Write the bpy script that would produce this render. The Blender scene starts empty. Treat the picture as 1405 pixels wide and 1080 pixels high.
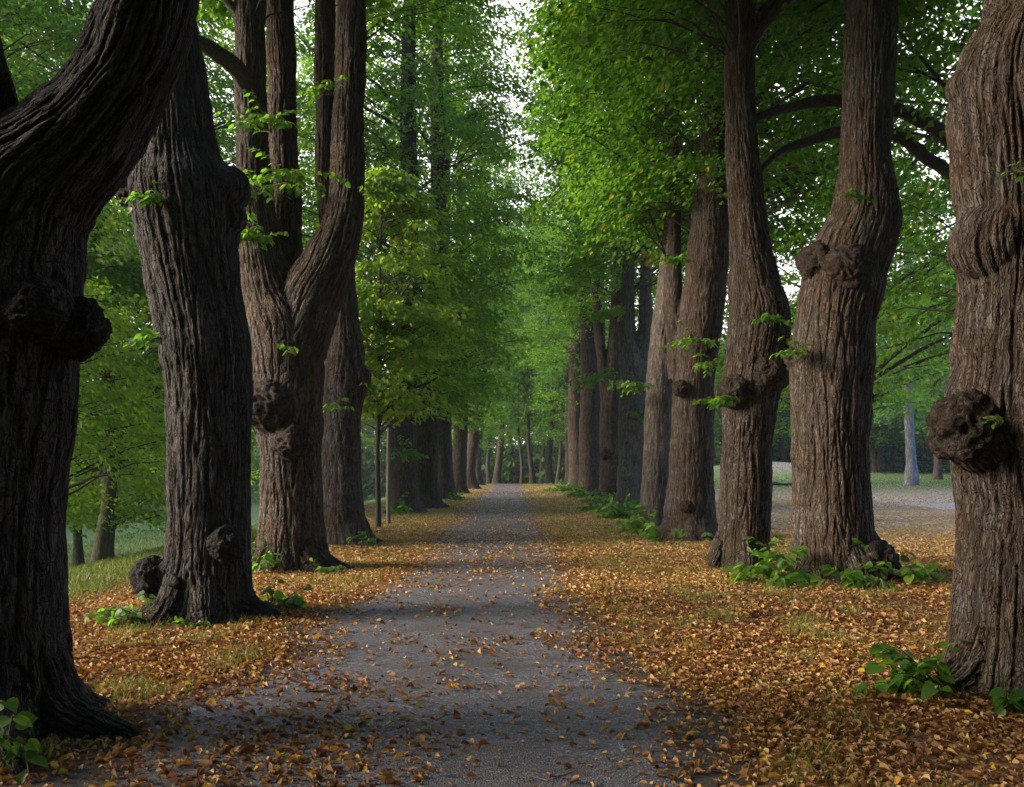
import bpy, bmesh, math, random
import numpy as np
R = np.random.default_rng(7)
random.seed(7)
sc = bpy.context.scene
col = sc.collection
F = 1300.0                      # focal length in photo pixels (1405 wide)
EYE = 1.6
def W(px, py, Y):               # photo pixel + distance -> point
    return np.array([(px - 702.5) / F * Y, Y, EYE - (py - 640.0) / F * Y])

# ------------------------------------------------------------------ noise
def _h(ix, iy, iz, s):
    n = (ix * 374761393 + iy * 668265263 + iz * 2147483647 + s * 1274126177) & 0xFFFFFFFF
    n = ((n ^ (n >> 13)) * 1274126177) & 0xFFFFFFFF
    n = ((n ^ (n >> 15)) * 2246822519) & 0xFFFFFFFF
    return n ^ (n >> 16)
_G = R.normal(size=(256, 3)); _G /= np.linalg.norm(_G, axis=1)[:, None]
def perlin(p, s=0):
    p = np.asarray(p, float)
    i = np.floor(p).astype(np.int64); f = p - i
    u = f * f * f * (f * (f * 6 - 15) + 10)
    def g(a, b, c):
        k = _h(i[..., 0] + a, i[..., 1] + b, i[..., 2] + c, s) & 255
        return (_G[k] * (f - np.array([a, b, c]))).sum(-1)
    def l(a, b, t): return a + (b - a) * t
    x00 = l(g(0, 0, 0), g(1, 0, 0), u[..., 0]); x10 = l(g(0, 1, 0), g(1, 1, 0), u[..., 0])
    x01 = l(g(0, 0, 1), g(1, 0, 1), u[..., 0]); x11 = l(g(0, 1, 1), g(1, 1, 1), u[..., 0])
    return l(l(x00, x10, u[..., 1]), l(x01, x11, u[..., 1]), u[..., 2])
def fbm(p, o=3, s=0):
    a = 1; t = 0
    for k in range(o):
        t = t + a * perlin(np.asarray(p) * 2 ** k, s + k); a *= .5
    return t
def sstep(a, b, x):
    t = np.clip((x - a) / (b - a), 0, 1); return t * t * (3 - 2 * t)
def P3(x, y, z=0.0):
    return np.stack([np.asarray(x, float), np.asarray(y, float), np.zeros_like(np.asarray(x, float)) + z], -1)

# ------------------------------------------------------------------ terrain
def pathL(y):
    y = np.asarray(y, float)
    return (-1.70 + 0.16 * np.sin(y * .5) + .1 * np.sin(y * 1.7 + 1) - .75 * sstep(9, 3, y)
            + .30 * fbm(P3(y * .9, y * 0 + 3.3), 3, 11))
def pathR(y):
    y = np.asarray(y, float)
    return (0.80 + 0.10 * np.sin(y * .33 + 2) + .15 * sstep(7, 3.5, y) + .48 * np.exp(-((y - 6.3) / 1.1) ** 2)
            + .26 * fbm(P3(y * .9, y * 0 + 9.1), 3, 12))
def ground(x, y):
    x = np.asarray(x, float); y = np.asarray(y, float)
    z = -0.10 * sstep(-3.4, -6.4, x) - 2.2 * sstep(-6.0, -15, x)
    z = z + 0.9 * sstep(35, 95, y) * sstep(6, 16, x)
    z = z - .8 * sstep(84, 125, y) * (1 - sstep(6, 16, x))
    z = z + 1.2 * np.exp(-(((x - 23) / 7) ** 2 + ((y - 86) / 7) ** 2))
    off = np.clip(np.maximum(-2.3 - x, x - 1.5) / 1.0, 0, 1)
    z = z + off * .05 * fbm(P3(x * .9, y * .9), 2, 3)
    return z
def gz(x, y): return float(ground(np.array([x]), np.array([y]))[0])

# ------------------------------------------------------------------ mesh builder
class MB:
    def __init__(s): s.V = []; s.Q = []; s.T = []; s.M = []; s.n = 0
    def add(s, V, Q, tone=None, mi=0):
        V = np.asarray(V, np.float32).reshape(-1, 3); Q = np.asarray(Q, np.int64).reshape(-1, 4)
        s.V.append(V); s.Q.append(Q + s.n); s.n += len(V)
        t = np.zeros(len(V), np.float32) if tone is None else np.broadcast_to(np.asarray(tone, np.float32), (len(V),))
        s.T.append(t); s.M.append(np.full(len(Q), mi, np.int32))
    def tube(s, P, r, k=6, tone=.5, mi=0):
        V, Q = tube(P, r, k); s.add(V, Q, tone, mi)
    def build(s, name, mats, parent=None, smooth=False):
        V = np.concatenate(s.V); Q = np.concatenate(s.Q)
        if parent is not None: V = V - np.array(parent.location, np.float32)
        me = mesh_np(name, V, Q)
        a = me.attributes.new('tone', 'FLOAT', 'POINT'); a.data.foreach_set('value', np.concatenate(s.T).astype(np.float32))
        me.polygons.foreach_set('material_index', np.concatenate(s.M))
        if smooth: me.polygons.foreach_set('use_smooth', np.ones(len(Q), bool))
        return link(name, me, mats, parent)
def mesh_np(name, V, Q):
    me = bpy.data.meshes.new(name)
    me.vertices.add(len(V)); me.vertices.foreach_set('co', np.asarray(V, np.float32).ravel())
    me.loops.add(Q.size); me.loops.foreach_set('vertex_index', Q.astype(np.int32).ravel())
    me.polygons.add(len(Q))
    me.polygons.foreach_set('loop_start', np.arange(0, Q.size, 4, dtype=np.int32))
    me.polygons.foreach_set('loop_total', np.full(len(Q), 4, np.int32))
    me.update(calc_edges=True)
    return me
def link(name, me, mats, parent=None):
    o = bpy.data.objects.new(name, me); col.objects.link(o)
    for m in (mats if isinstance(mats, (list, tuple)) else [mats]): me.materials.append(m)
    if parent is not None: o.parent = parent
    return o
def empty(name, loc, label, cat, group=None):
    o = bpy.data.objects.new(name, None); col.objects.link(o); o.location = loc; o.empty_display_size = .3
    return tag(o, label, cat, group)
def tag(o, label=None, cat=None, group=None, kind=None):
    if label: o['label'] = label
    if cat: o['category'] = cat
    if group: o['group'] = group
    if kind: o['kind'] = kind
    return o

def resample(P, r, step):
    """Catmull-Rom through P, with radii."""
    P = np.asarray(P, float); r = np.asarray(r, float)
    A = np.vstack([2 * P[0] - P[1], P, 2 * P[-1] - P[-2]]); ra = np.concatenate([[r[0]], r, [r[-1]]])
    oP = []; orr = []
    for i in range(1, len(P)):
        n = max(1, int(np.linalg.norm(A[i + 1] - A[i]) / step))
        t = (np.arange(n) / n)[:, None]
        p0, p1, p2, p3 = A[i - 1], A[i], A[i + 1], A[i + 2]
        oP.append(.5 * (2 * p1 + (p2 - p0) * t + (2 * p0 - 5 * p1 + 4 * p2 - p3) * t ** 2 + (3 * p1 - p0 - 3 * p2 + p3) * t ** 3))
        tt = t[:, 0]; tt = tt * tt * (3 - 2 * tt)
        orr.append(ra[i] + (ra[i + 1] - ra[i]) * tt)
    oP.append(P[-1:]); orr.append(r[-1:])
    return np.vstack(oP), np.concatenate(orr)
def frames(P):
    T = np.gradient(P, axis=0); T /= np.linalg.norm(T, axis=1)[:, None] + 1e-9
    U = np.zeros_like(P); u = np.cross(np.array([0, 1., 0.]) if abs(T[0, 1]) < .9 else np.array([1., 0, 0]), T[0])
    for i in range(len(P)):
        u = u - T[i] * (u @ T[i]); u /= np.linalg.norm(u) + 1e-9; U[i] = u
    return T, U, np.cross(T, U)
def tube(P, r, k=8):
    P = np.asarray(P, float); r = np.broadcast_to(np.asarray(r, float), (len(P),))
    T, U, B = frames(P)
    a = np.arange(k) * 2 * math.pi / k
    V = P[:, None] + r[:, None, None] * (np.cos(a)[None, :, None] * U[:, None] + np.sin(a)[None, :, None] * B[:, None])
    n = len(P); i = np.arange(n - 1)[:, None] * k; j = np.arange(k)[None]; j2 = (j + 1) % k
    Q = np.stack([i + j, i + j2, i + k + j2, i + k + j], -1).reshape(-1, 4)
    return V.reshape(-1, 3), Q

# ------------------------------------------------------------------ materials
def mat(name):
    m = bpy.data.materials.new(name); m.use_nodes = True
    nt = m.node_tree; nt.nodes.clear()
    return m, nt
class N:
    def __init__(s, nt): s.nt = nt
    def __call__(s, t, **kw):
        n = s.nt.nodes.new(t)
        for k, v in kw.items(): setattr(n, k, v)
        return n
    def l(s, a, b): s.nt.links.new(a, b)
    def ramp(s, fac, stops, interp='LINEAR'):
        n = s('ShaderNodeValToRGB'); n.color_ramp.interpolation = interp
        e = n.color_ramp.elements
        while len(e) < len(stops): e.new(.5)
        for x, (p, c) in zip(e, stops):
            x.position = p; x.color = (*c, 1) if not isinstance(c, (int, float)) else (c, c, c, 1)
        s.l(fac, n.inputs[0]); return n.outputs[0]
    def noise(s, vec, scale, detail=4, rough=.55, dist=0.0):
        n = s('ShaderNodeTexNoise'); n.inputs['Scale'].default_value = scale; n.inputs['Detail'].default_value = detail
        n.inputs['Roughness'].default_value = rough; n.inputs['Distortion'].default_value = dist
        if vec is not None: s.l(vec, n.inputs['Vector'])
        return n.outputs[0]
    def mix(s, a, b, f, mode='MIX'):
        n = s('ShaderNodeMix', data_type='RGBA', blend_type=mode)
        for v, k in ((f, 0), (a, 6), (b, 7)):
            if isinstance(v, bpy.types.NodeSocket): s.l(v, n.inputs[k])
            else: n.inputs[k].default_value = v if isinstance(v, (int, float)) else (*v, 1)
        return n.outputs[2]
    def math(s, op, a, b=0.0):
        n = s('ShaderNodeMath', operation=op)
        for i, v in enumerate((a, b)):
            if isinstance(v, bpy.types.NodeSocket): s.l(v, n.inputs[i])
            else: n.inputs[i].default_value = v
        return n.outputs[0]
    def attr(s, name): return s('ShaderNodeAttribute', attribute_name=name)
    def bump(s, h, strength, dist):
        n = s('ShaderNodeBump'); n.inputs['Strength'].default_value = strength; n.inputs['Distance'].default_value = dist
        s.l(h, n.inputs['Height']); return n.outputs[0]
    def scalev(s, v, sc_):
        n = s('ShaderNodeVectorMath', operation='MULTIPLY'); s.l(v, n.inputs[0]); n.inputs[1].default_value = sc_; return n.outputs[0]
    def out(s, colr, rough=.8, normal=None, spec=.3):
        b = s('ShaderNodeBsdfPrincipled'); o = s('ShaderNodeOutputMaterial')
        if isinstance(colr, bpy.types.NodeSocket): s.l(colr, b.inputs['Base Color'])
        else: b.inputs['Base Color'].default_value = (*colr, 1)
        if isinstance(rough, bpy.types.NodeSocket): s.l(rough, b.inputs['Roughness'])
        else: b.inputs['Roughness'].default_value = rough
        b.inputs['Specular IOR Level'].default_value = spec
        if normal is not None: s.l(normal, b.inputs['Normal'])
        s.l(b.outputs[0], o.inputs[0]); return b

def leaf_mat(name, stops, tstops, trans=.5, rough=.45, spec=.35):
    m, nt = mat(name); n = N(nt)
    t = n.attr('tone').outputs['Fac']
    c = n.ramp(t, stops); c2 = n.ramp(t, tstops)
    b = n('ShaderNodeBsdfPrincipled'); n.l(c, b.inputs['Base Color']); b.inputs['Roughness'].default_value = rough
    b.inputs['Specular IOR Level'].default_value = spec
    tr = n('ShaderNodeBsdfTranslucent'); n.l(c2, tr.inputs[0])
    mx = n('ShaderNodeMixShader'); mx.inputs[0].default_value = trans
    n.l(b.outputs[0], mx.inputs[1]); n.l(tr.outputs[0], mx.inputs[2])
    o = n('ShaderNodeOutputMaterial'); n.l(mx.outputs[0], o.inputs[0])
    return m
M_LEAF = leaf_mat('lime_leaf',
    [(0, (.030, .085, .012)), (.35, (.045, .125, .016)), (.7, (.075, .165, .020)), (.9, (.12, .20, .025)), (.97, (.32, .28, .03)), (1, (.42, .30, .03))],
    [(0, (.09, .25, .014)), (.35, (.17, .41, .022)), (.7, (.28, .54, .03)), (.9, (.42, .60, .04)), (.97, (.60, .50, .04)), (1, (.65, .45, .04))])
M_LEAF2 = leaf_mat('distant_leaf',
    [(0, (.035, .085, .020)), (.5, (.06, .14, .03)), (.85, (.11, .18, .03)), (1, (.30, .25, .05))],
    [(0, (.07, .18, .03)), (.5, (.14, .32, .04)), (.85, (.28, .42, .05)), (1, (.5, .42, .06))])
M_NEEDLE = leaf_mat('spruce_needle',
    [(0, (.018, .045, .025)), (1, (.05, .09, .05))], [(0, (.02, .05, .02)), (1, (.05, .1, .04))], trans=.15)
M_YELLOW = leaf_mat('yellow_leaf', [(0, (.5, .33, .02)), (1, (.62, .42, .03))], [(0, (.6, .4, .02)), (1, (.7, .5, .03))])
M_LITTER = leaf_mat('dead_leaf',
    [(0, (.075, .038, .022)), (.2, (.16, .075, .036)), (.42, (.30, .150, .062)), (.62, (.48, .285, .11)), (.84, (.58, .43, .22)),
     (.90, (.44, .20, .025)), (.955, (.60, .41, .03)), (.975, (.30, .27, .16)), (1, (.12, .20, .05))],
    [(0, (.12, .05, .02)), (.5, (.38, .15, .03)), (.8, (.5, .28, .08)), (.95, (.7, .48, .03)), (1, (.2, .3, .05))], trans=.25, rough=.6, spec=.25)
M_GRASS = leaf_mat('grass_blade', [(0, (.06, .10, .015)), (.6, (.15, .19, .03)), (1, (.36, .30, .09))],
    [(0, (.10, .2, .02)), (.6, (.28, .34, .05)), (1, (.56, .46, .14))], trans=.35, rough=.5)

def bark_mat(name, ridge, ridge2, furrow, k=1.0):
    m, nt = mat(name); n = N(nt)
    bk = n.attr('bark').outputs['Vector']; fu = n.attr('tone').outputs['Fac']
    g1 = n.noise(n.scalev(bk, (26, 26, 6)), k, 5, .65)
    g2 = n.noise(bk, 2.2, 3)
    g3 = n.noise(n.scalev(bk, (70, 70, 22)), k, 4, .7)
    nn = n('ShaderNodeTexNoise'); nn.inputs['Scale'].default_value = 7; nn.inputs['Detail'].default_value = 3; n.l(bk, nn.inputs['Vector'])
    wv = n('ShaderNodeVectorMath', operation='MULTIPLY_ADD'); n.l(nn.outputs[1], wv.inputs[0]); wv.inputs[1].default_value = (.05, .05, .12); n.l(bk, wv.inputs[2])
    def crackle(sx_, sz_, w0, w1):
        q = n.noise(n.scalev(wv.outputs[0], (sx_, sx_, sz_)), k, 1.5, .5)
        return n.ramp(n.math('ABSOLUTE', n.math('SUBTRACT', q, .5)), [(w0, 1.0), (w1, 0.0)])
    c1 = crackle(38, 1.7, .008, .060); c2 = crackle(56, 5.5, .004, .045); c3 = crackle(20, 15, .0, .034)
    crack = n.math('MAXIMUM', c1, n.math('MAXIMUM', n.math('MULTIPLY', c2, .7), n.math('MULTIPLY', c3, .8)))
    dark = n.math('MAXIMUM', n.math('MULTIPLY', fu, .85), n.math('MULTIPLY', crack, .85))
    base = n.mix(ridge, ridge2, n.ramp(g2, [(.38, 0.0), (.62, 1.0)]))
    base = n.mix(base, tuple(x * .55 for x in ridge), n.ramp(g1, [(.35, 1.0), (.6, 0.0)]))
    lich = n.ramp(n.noise(bk, 7, 5, .7), [(.60, 0.0), (.72, 1.0)])
    base = n.mix(base, (.17, .185, .15), n.math('MULTIPLY', lich, .45))
    sz = n('ShaderNodeSeparateXYZ'); n.l(bk, sz.inputs[0])
    low = n.ramp(n.math('ADD', n.math('MULTIPLY', sz.outputs[2], .5), n.math('MULTIPLY', n.noise(bk, 3.5, 4, .7), .9)), [(.42, 1.0), (.75, 0.0)])
    base = n.mix(base, (.060, .075, .030), n.math('MULTIPLY', low, .55))
    c = n.mix(base, furrow, n.math('MULTIPLY', dark, .9))
    h = n.math('ADD', n.math('MULTIPLY', crack, -.9), n.math('ADD', n.math('MULTIPLY', g1, .7), n.math('MULTIPLY', g3, .45)))
    n.out(c, .85, n.bump(h, 1.0, .022), .2)
    return m
M_BARK = bark_mat('lime_bark', (.135, .092, .064), (.150, .138, .128), (.018, .012, .009))
M_BARKSHADE = bark_mat('shaded_lime_bark', (.078, .070, .066), (.105, .097, .094), (.012, .010, .009))  # lime bark darkened to put the near-left shade into its colour
M_BARKP = bark_mat('pale_sunlit_bark', (.24, .205, .175), (.28, .245, .215), (.07, .052, .042))  # pale grey bark, made lighter in place of sun that misses these trunks
M_BIRCH = bark_mat('grey_birch_bark', (.38, .37, .38), (.46, .45, .46), (.10, .09, .09), .5)

m, nt = mat('burl_bark'); n = N(nt); tc = n('ShaderNodeTexCoord').outputs['Object']
v = n.noise(tc, 26, 6, .75); v2 = n.noise(tc, 9, 4, .6)
n.out(n.mix(n.ramp(v, [(.3, (.014, .011, .009)), (.5, (.050, .039, .031)), (.75, (.11, .09, .073))]), (.07, .08, .04), n.ramp(v2, [(.55, 0.0), (.75, .4)])),
      .9, n.bump(n.math('ADD', v, n.math('MULTIPLY', v2, 1.5)), 1, .03), .2)
M_BURL = m
m, nt = mat('twig_bark'); n = N(nt); tc = n('ShaderNodeTexCoord').outputs['Object']
n.out(n.ramp(n.noise(tc, 30), [(.3, (.025, .02, .016)), (.7, (.075, .06, .048))]), .85); M_TWIG = m
m, nt = mat('green_stem'); n = N(nt); tc = n('ShaderNodeTexCoord').outputs['Object']
n.out(n.ramp(n.noise(tc, 30), [(.3, (.06, .05, .025)), (.7, (.12, .10, .04))]), .7); M_STEM = m
m, nt = mat('weathered_wood'); n = N(nt); tc = n('ShaderNodeTexCoord').outputs['Object']
n.out(n.ramp(n.noise(n.scalev(tc, (20, 20, 2)), 1.0), [(.3, (.09, .08, .07)), (.7, (.17, .155, .14))]), .85); M_WOOD = m

# ground: leaf mould, bare soil, lawn by attributes
m, nt = mat('park_ground'); n = N(nt); tc = n('ShaderNodeTexCoord').outputs['Object']
fine = n.noise(tc, 34, 6, .7); mid = n.noise(tc, 3.5, 5, .6); big = n.noise(tc, .35, 4)
vo = n('ShaderNodeTexVoronoi'); vo.inputs['Scale'].default_value = 17; n.l(tc, vo.inputs['Vector'])
flake = n('ShaderNodeSeparateColor'); n.l(vo.outputs['Color'], flake.inputs[0])
lit = n.ramp(flake.outputs[0], [(0, (.075, .037, .020)), (.3, (.15, .068, .03)), (.6, (.27, .13, .05)), (.85, (.36, .22, .10)), (1, (.42, .28, .08))])
lit = n.mix(lit, (.045, .028, .018), n.ramp(fine, [(.38, .9), (.56, 0.0)]))
grass = n.mix(n.ramp(fine, [(.3, (.035, .06, .015)), (.7, (.13, .17, .045))]), (.17, .16, .05), n.ramp(mid, [(.4, 0.0), (.7, .8)]))
soil = n.ramp(n.noise(tc, 60, 5, .7), [(.3, (.045, .040, .038)), (.7, (.10, .092, .088))])
lw = n.attr('lawn').outputs['Fac']
lmask = n.ramp(n.math('ADD', lw, n.math('MULTIPLY', n.math('SUBTRACT', mid, .5), .9)), [(.35, 0.0), (.65, 1.0)])
c = n.mix(lit, grass, lmask)
far = n.attr('green').outputs['Fac']
c = n.mix(c, n.ramp(flake.outputs[1], [(.2, (.27, .20, .155)), (.6, (.47, .39, .32)), (.9, (.66, .60, .53))]), n.attr('pale_skylit').outputs['Fac'])  # pale litter colour, lightened to carry the open sky's brightness
c = n.mix(c, n.ramp(fine, [(.3, (.05, .10, .03)), (.7, (.12, .21, .065))]), far)
sm = n.ramp(n.math('ADD', n.attr('soil').outputs['Fac'], n.math('MULTIPLY', n.math('SUBTRACT', mid, .5), .6)), [(.42, 0.0), (.62, 1.0)])
c = n.mix(c, soil, sm)
n.out(c, .9, n.bump(n.math('ADD', fine, n.math('MULTIPLY', mid, 1.5)), .8, .03), .2)
M_GROUND = m
m, nt = mat('gravel_path'); n = N(nt); tc = n('ShaderNodeTexCoord').outputs['Object']
vo = n('ShaderNodeTexVoronoi'); vo.inputs['Scale'].default_value = 85; n.l(tc, vo.inputs['Vector'])
fl = n('ShaderNodeSeparateColor'); n.l(vo.outputs['Color'], fl.inputs[0])
st = n.ramp(fl.outputs[0], [(0, (.044, .047, .062)), (.5, (.102, .108, .138)), (.85, (.160, .168, .205)), (1, (.32, .32, .33))])
pn = n.noise(tc, 1.1, 5, .6); pf = n.noise(tc, 40, 5, .7)
st = n.mix(st, (.10, .078, .06), n.ramp(n.noise(tc, 2.3, 6, .7), [(.48, 0.0), (.66, .75)]))
st = n.mix(st, (.050, .045, .044), n.ramp(pn, [(.35, .6), (.55, 0.0)]))
st = n.mix(st, (.04, .034, .03), n.ramp(pf, [(.36, .8), (.48, 0.0)]))
n.out(st, .75, n.bump(n.math('ADD', vo.outputs['Distance'], pf), .7, .012), .4)
M_PATH = m

# ------------------------------------------------------------------ ground and path
def axis(parts):
    o = []
    for a, b, s in parts: o.append(np.arange(a, b, s))
    return np.concatenate(o)
gx = axis([(-600, -120, 40), (-120, -30, 6), (-30, -12, 1), (-12, 14, .16), (14, 40, 1), (40, 120, 6), (120, 641, 40)])
gy = axis([(-60, -6, 6), (-6, 0, 1), (0, 24, .16), (24, 60, .5), (60, 140, 2), (140, 941, 40)])
X, Y = np.meshgrid(gx, gy); x = X.ravel(); y = Y.ravel()
V = np.stack([x, y, ground(x, y)], 1)
nx, ny = len(gx), len(gy); i = np.arange(ny - 1)[:, None] * nx; j = np.arange(nx - 1)[None]
Q = np.stack([i + j, i + j + 1, i + nx + j + 1, i + nx + j], -1).reshape(-1, 4)
me = mesh_np('ground', V, Q)
lawn = np.clip(.42 * sstep(13, 26, y) * sstep(8, 3, x) + .5 * sstep(-5.5, -7, x), 0, 1)
lawn = np.maximum(lawn, .45 * sstep(7, 11, y)*.6)
lawn = np.where(x > 5, .15, lawn)
edge = 52 + 4 * fbm(P3(x * .08, y * .05), 2, 5)
green = np.maximum(sstep(-6.2, -8.0, x), sstep(6, 10, x) * sstep(edge - 12, edge + 9, y))
green = np.where(x > 5, green * (1 - np.exp(-(((x - 23) / 6) ** 2 + ((y - 85) / 6) ** 2))), green)
green = np.maximum(green, .8 * (x < 5) * sstep(78, 86, y))
soil = np.maximum(.95 * np.exp(-(((x + 1.9) / 1.0) ** 2 + ((y - 5.2) / .9) ** 2)),
                  1.0 * np.exp(-(np.maximum(0, np.maximum(pathL(y) - x, x - pathR(y))) / .35) ** 2) * sstep(16, 8, y))
pale_skylit = sstep(13, 24, y) * sstep(5.0, 8, x)  # right lawn: pale leaf litter, brightened further in place of open-sky light
for nm, d in (('pale_skylit', pale_skylit), ('lawn', lawn), ('green', green), ('soil', soil)):
    a = me.attributes.new(nm, 'FLOAT', 'POINT'); a.data.foreach_set('value', d.astype(np.float32))
me.polygons.foreach_set('use_smooth', np.ones(len(Q), bool))
tag(link('ground', me, M_GROUND), kind='structure')

py_ = np.concatenate([np.arange(0, 30, .1), np.arange(30, 105, .4)]); k = 26
u = np.linspace(0, 1, k)
PX = pathL(py_)[:, None] * (1 - u) + pathR(py_)[:, None] * u; PY = np.repeat(py_[:, None], k, 1)
PZ = ground(PX, PY) + .009; PZ[:, 0] -= .02; PZ[:, -1] -= .02
i = np.arange(len(py_) - 1)[:, None] * k; j = np.arange(k - 1)[None]
Q = np.stack([i + j, i + j + 1, i + k + j + 1, i + k + j], -1).reshape(-1, 4)
me = mesh_np('path', np.stack([PX, PY, PZ], -1).reshape(-1, 3), Q)
me.polygons.foreach_set('use_smooth', np.ones(len(Q), bool))
tag(link('path', me, M_PATH), kind='structure')

# ------------------------------------------------------------------ leaves
LT6 = np.array([[0, 0, 0], [.30, -.44, .09], [.72, -.30, .05], [1.05, 0, -.12], [.72, .30, .05], [.30, .44, .09]])
LQ6 = np.array([[0, 1, 2, 3], [0, 3, 4, 5]])
LT4 = np.array([[0, 0, 0], [.5, -.40, .08], [1.05, 0, -.08], [.5, .40, .08]]); LQ4 = np.array([[0, 1, 2, 3]])
a_ = np.linspace(0, 1, 7)
_out = [(0, 0), (-.10, .20), (.02, .40), (.28, .50), (.58, .42), (.84, .20), (1.05, 0)]
LTH = np.array([(p[0], p[1], .12 * p[1] * 2 - .10 * p[0] ** 2) for p in _out] + [(p[0], -p[1], .12 * p[1] * 2 - .10 * p[0] ** 2) for p in _out[1:-1]] +
               [(.30, 0, 0), (.62, 0, -.04)])
# outline 0..6 left, 7..11 right, 12,13 midrib
LQH = np.array([[0, 12, 2, 1], [12, 13, 4, 3], [12, 3, 2, 2], [13, 6, 5, 4], [0, 7, 8, 12], [12, 9, 10, 13], [12, 8, 9, 9], [13, 10, 11, 6]])
LQH = np.array([[0, 12, 2, 1], [12, 13, 3, 2], [13, 5, 4, 3], [13, 6, 5, 5], [0, 7, 8, 12], [12, 8, 9, 13], [13, 9, 10, 11], [13, 11, 6, 6]])
LQH = np.array([[0, 12, 2, 1], [12, 13, 3, 2], [13, 5, 4, 3], [0, 7, 8, 12], [12, 8, 9, 13], [13, 9, 10, 11], [13, 11, 6, 5]])
def norm(v): return v / (np.linalg.norm(v, axis=-1, keepdims=True) + 1e-9)
def put_leaves(mb, P, A, Nn, size, tone, tpl='6', mi=0, widths=None, curl=2.2):
    T, Qt = {'6': (LT6, LQ6), '4': (LT4, LQ4), 'h': (LTH, LQH)}[tpl]
    A = norm(A); B = norm(np.cross(Nn, A)); Z = np.cross(A, B)
    n_ = len(P); k = len(T)
    w = R.uniform(.8, 1.15, n_) if widths is None else widths
    size = np.broadcast_to(size, (n_,))
    V = (P[:, None] + size[:, None, None] * (T[None, :, 0, None] * A[:, None] + (T[None, :, 1] * w[:, None])[..., None] * B[:, None]
         + T[None, :, 2, None] * Z[:, None] * R.uniform(.3, curl, n_)[:, None, None]))
    Q = (np.arange(n_) * k)[:, None, None] + Qt[None]
    mb.add(V.reshape(-1, 3), Q.reshape(-1, 4), np.repeat(tone, k), mi)

def sprays(mb, C, O, n_per, size, rad, tpl, tone_c, mi=0, flat=.13, tonesd=.16, hang=.35):
    """flattened layers of leaves at C pointing along O."""
    ns = len(C)
    O = norm(O); up = np.array([0, 0, 1.])
    S = norm(np.cross(O, up)); Nn = norm(np.cross(S, O)); Nn[Nn[:, 2] < 0] *= -1
    rr = np.sqrt(R.uniform(0, 1, (ns, n_per))); th = R.uniform(0, 2 * math.pi, (ns, n_per))
    rad = np.broadcast_to(rad, (ns,))[:, None]
    a = rr * np.cos(th) * rad * 1.25; b = rr * np.sin(th) * rad * .8
    c = R.normal(0, flat, (ns, n_per)) * rad * 1.2 - .22 * a * a / rad
    P = C[:, None] + a[..., None] * O[:, None] + b[..., None] * S[:, None] + c[..., None] * Nn[:, None]
    A = O[:, None] * .8 + R.normal(0, .75, (ns, n_per, 1)) * S[:, None] + np.array([0, 0, -hang]) + R.normal(0, .25, (ns, n_per, 3))
    NN = Nn[:, None] + R.normal(0, .42, (ns, n_per, 3))
    tone = np.clip(np.asarray(tone_c)[:, None] + R.normal(0, tonesd, (ns, n_per)), 0, .9)
    yel = R.uniform(0, 1, (ns, n_per)) < .012; tone[yel] = R.uniform(.93, 1, yel.sum())
    sz = size * R.uniform(.7, 1.25, (ns, n_per))
    put_leaves(mb, P.reshape(-1, 3), A.reshape(-1, 3), NN.reshape(-1, 3), sz.ravel(), tone.ravel(), tpl, mi)

def bez(a, b, c, n_):
    t = np.linspace(0, 1, n_)[:, None]; return (1 - t) ** 2 * a + 2 * t * (1 - t) * b + t * t * c

def proj(P):
    return 702.5 + P[:, 0] / np.maximum(P[:, 1], .01) * F, 640 - (P[:, 2] - EYE) / np.maximum(P[:, 1], .01) * F

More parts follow.
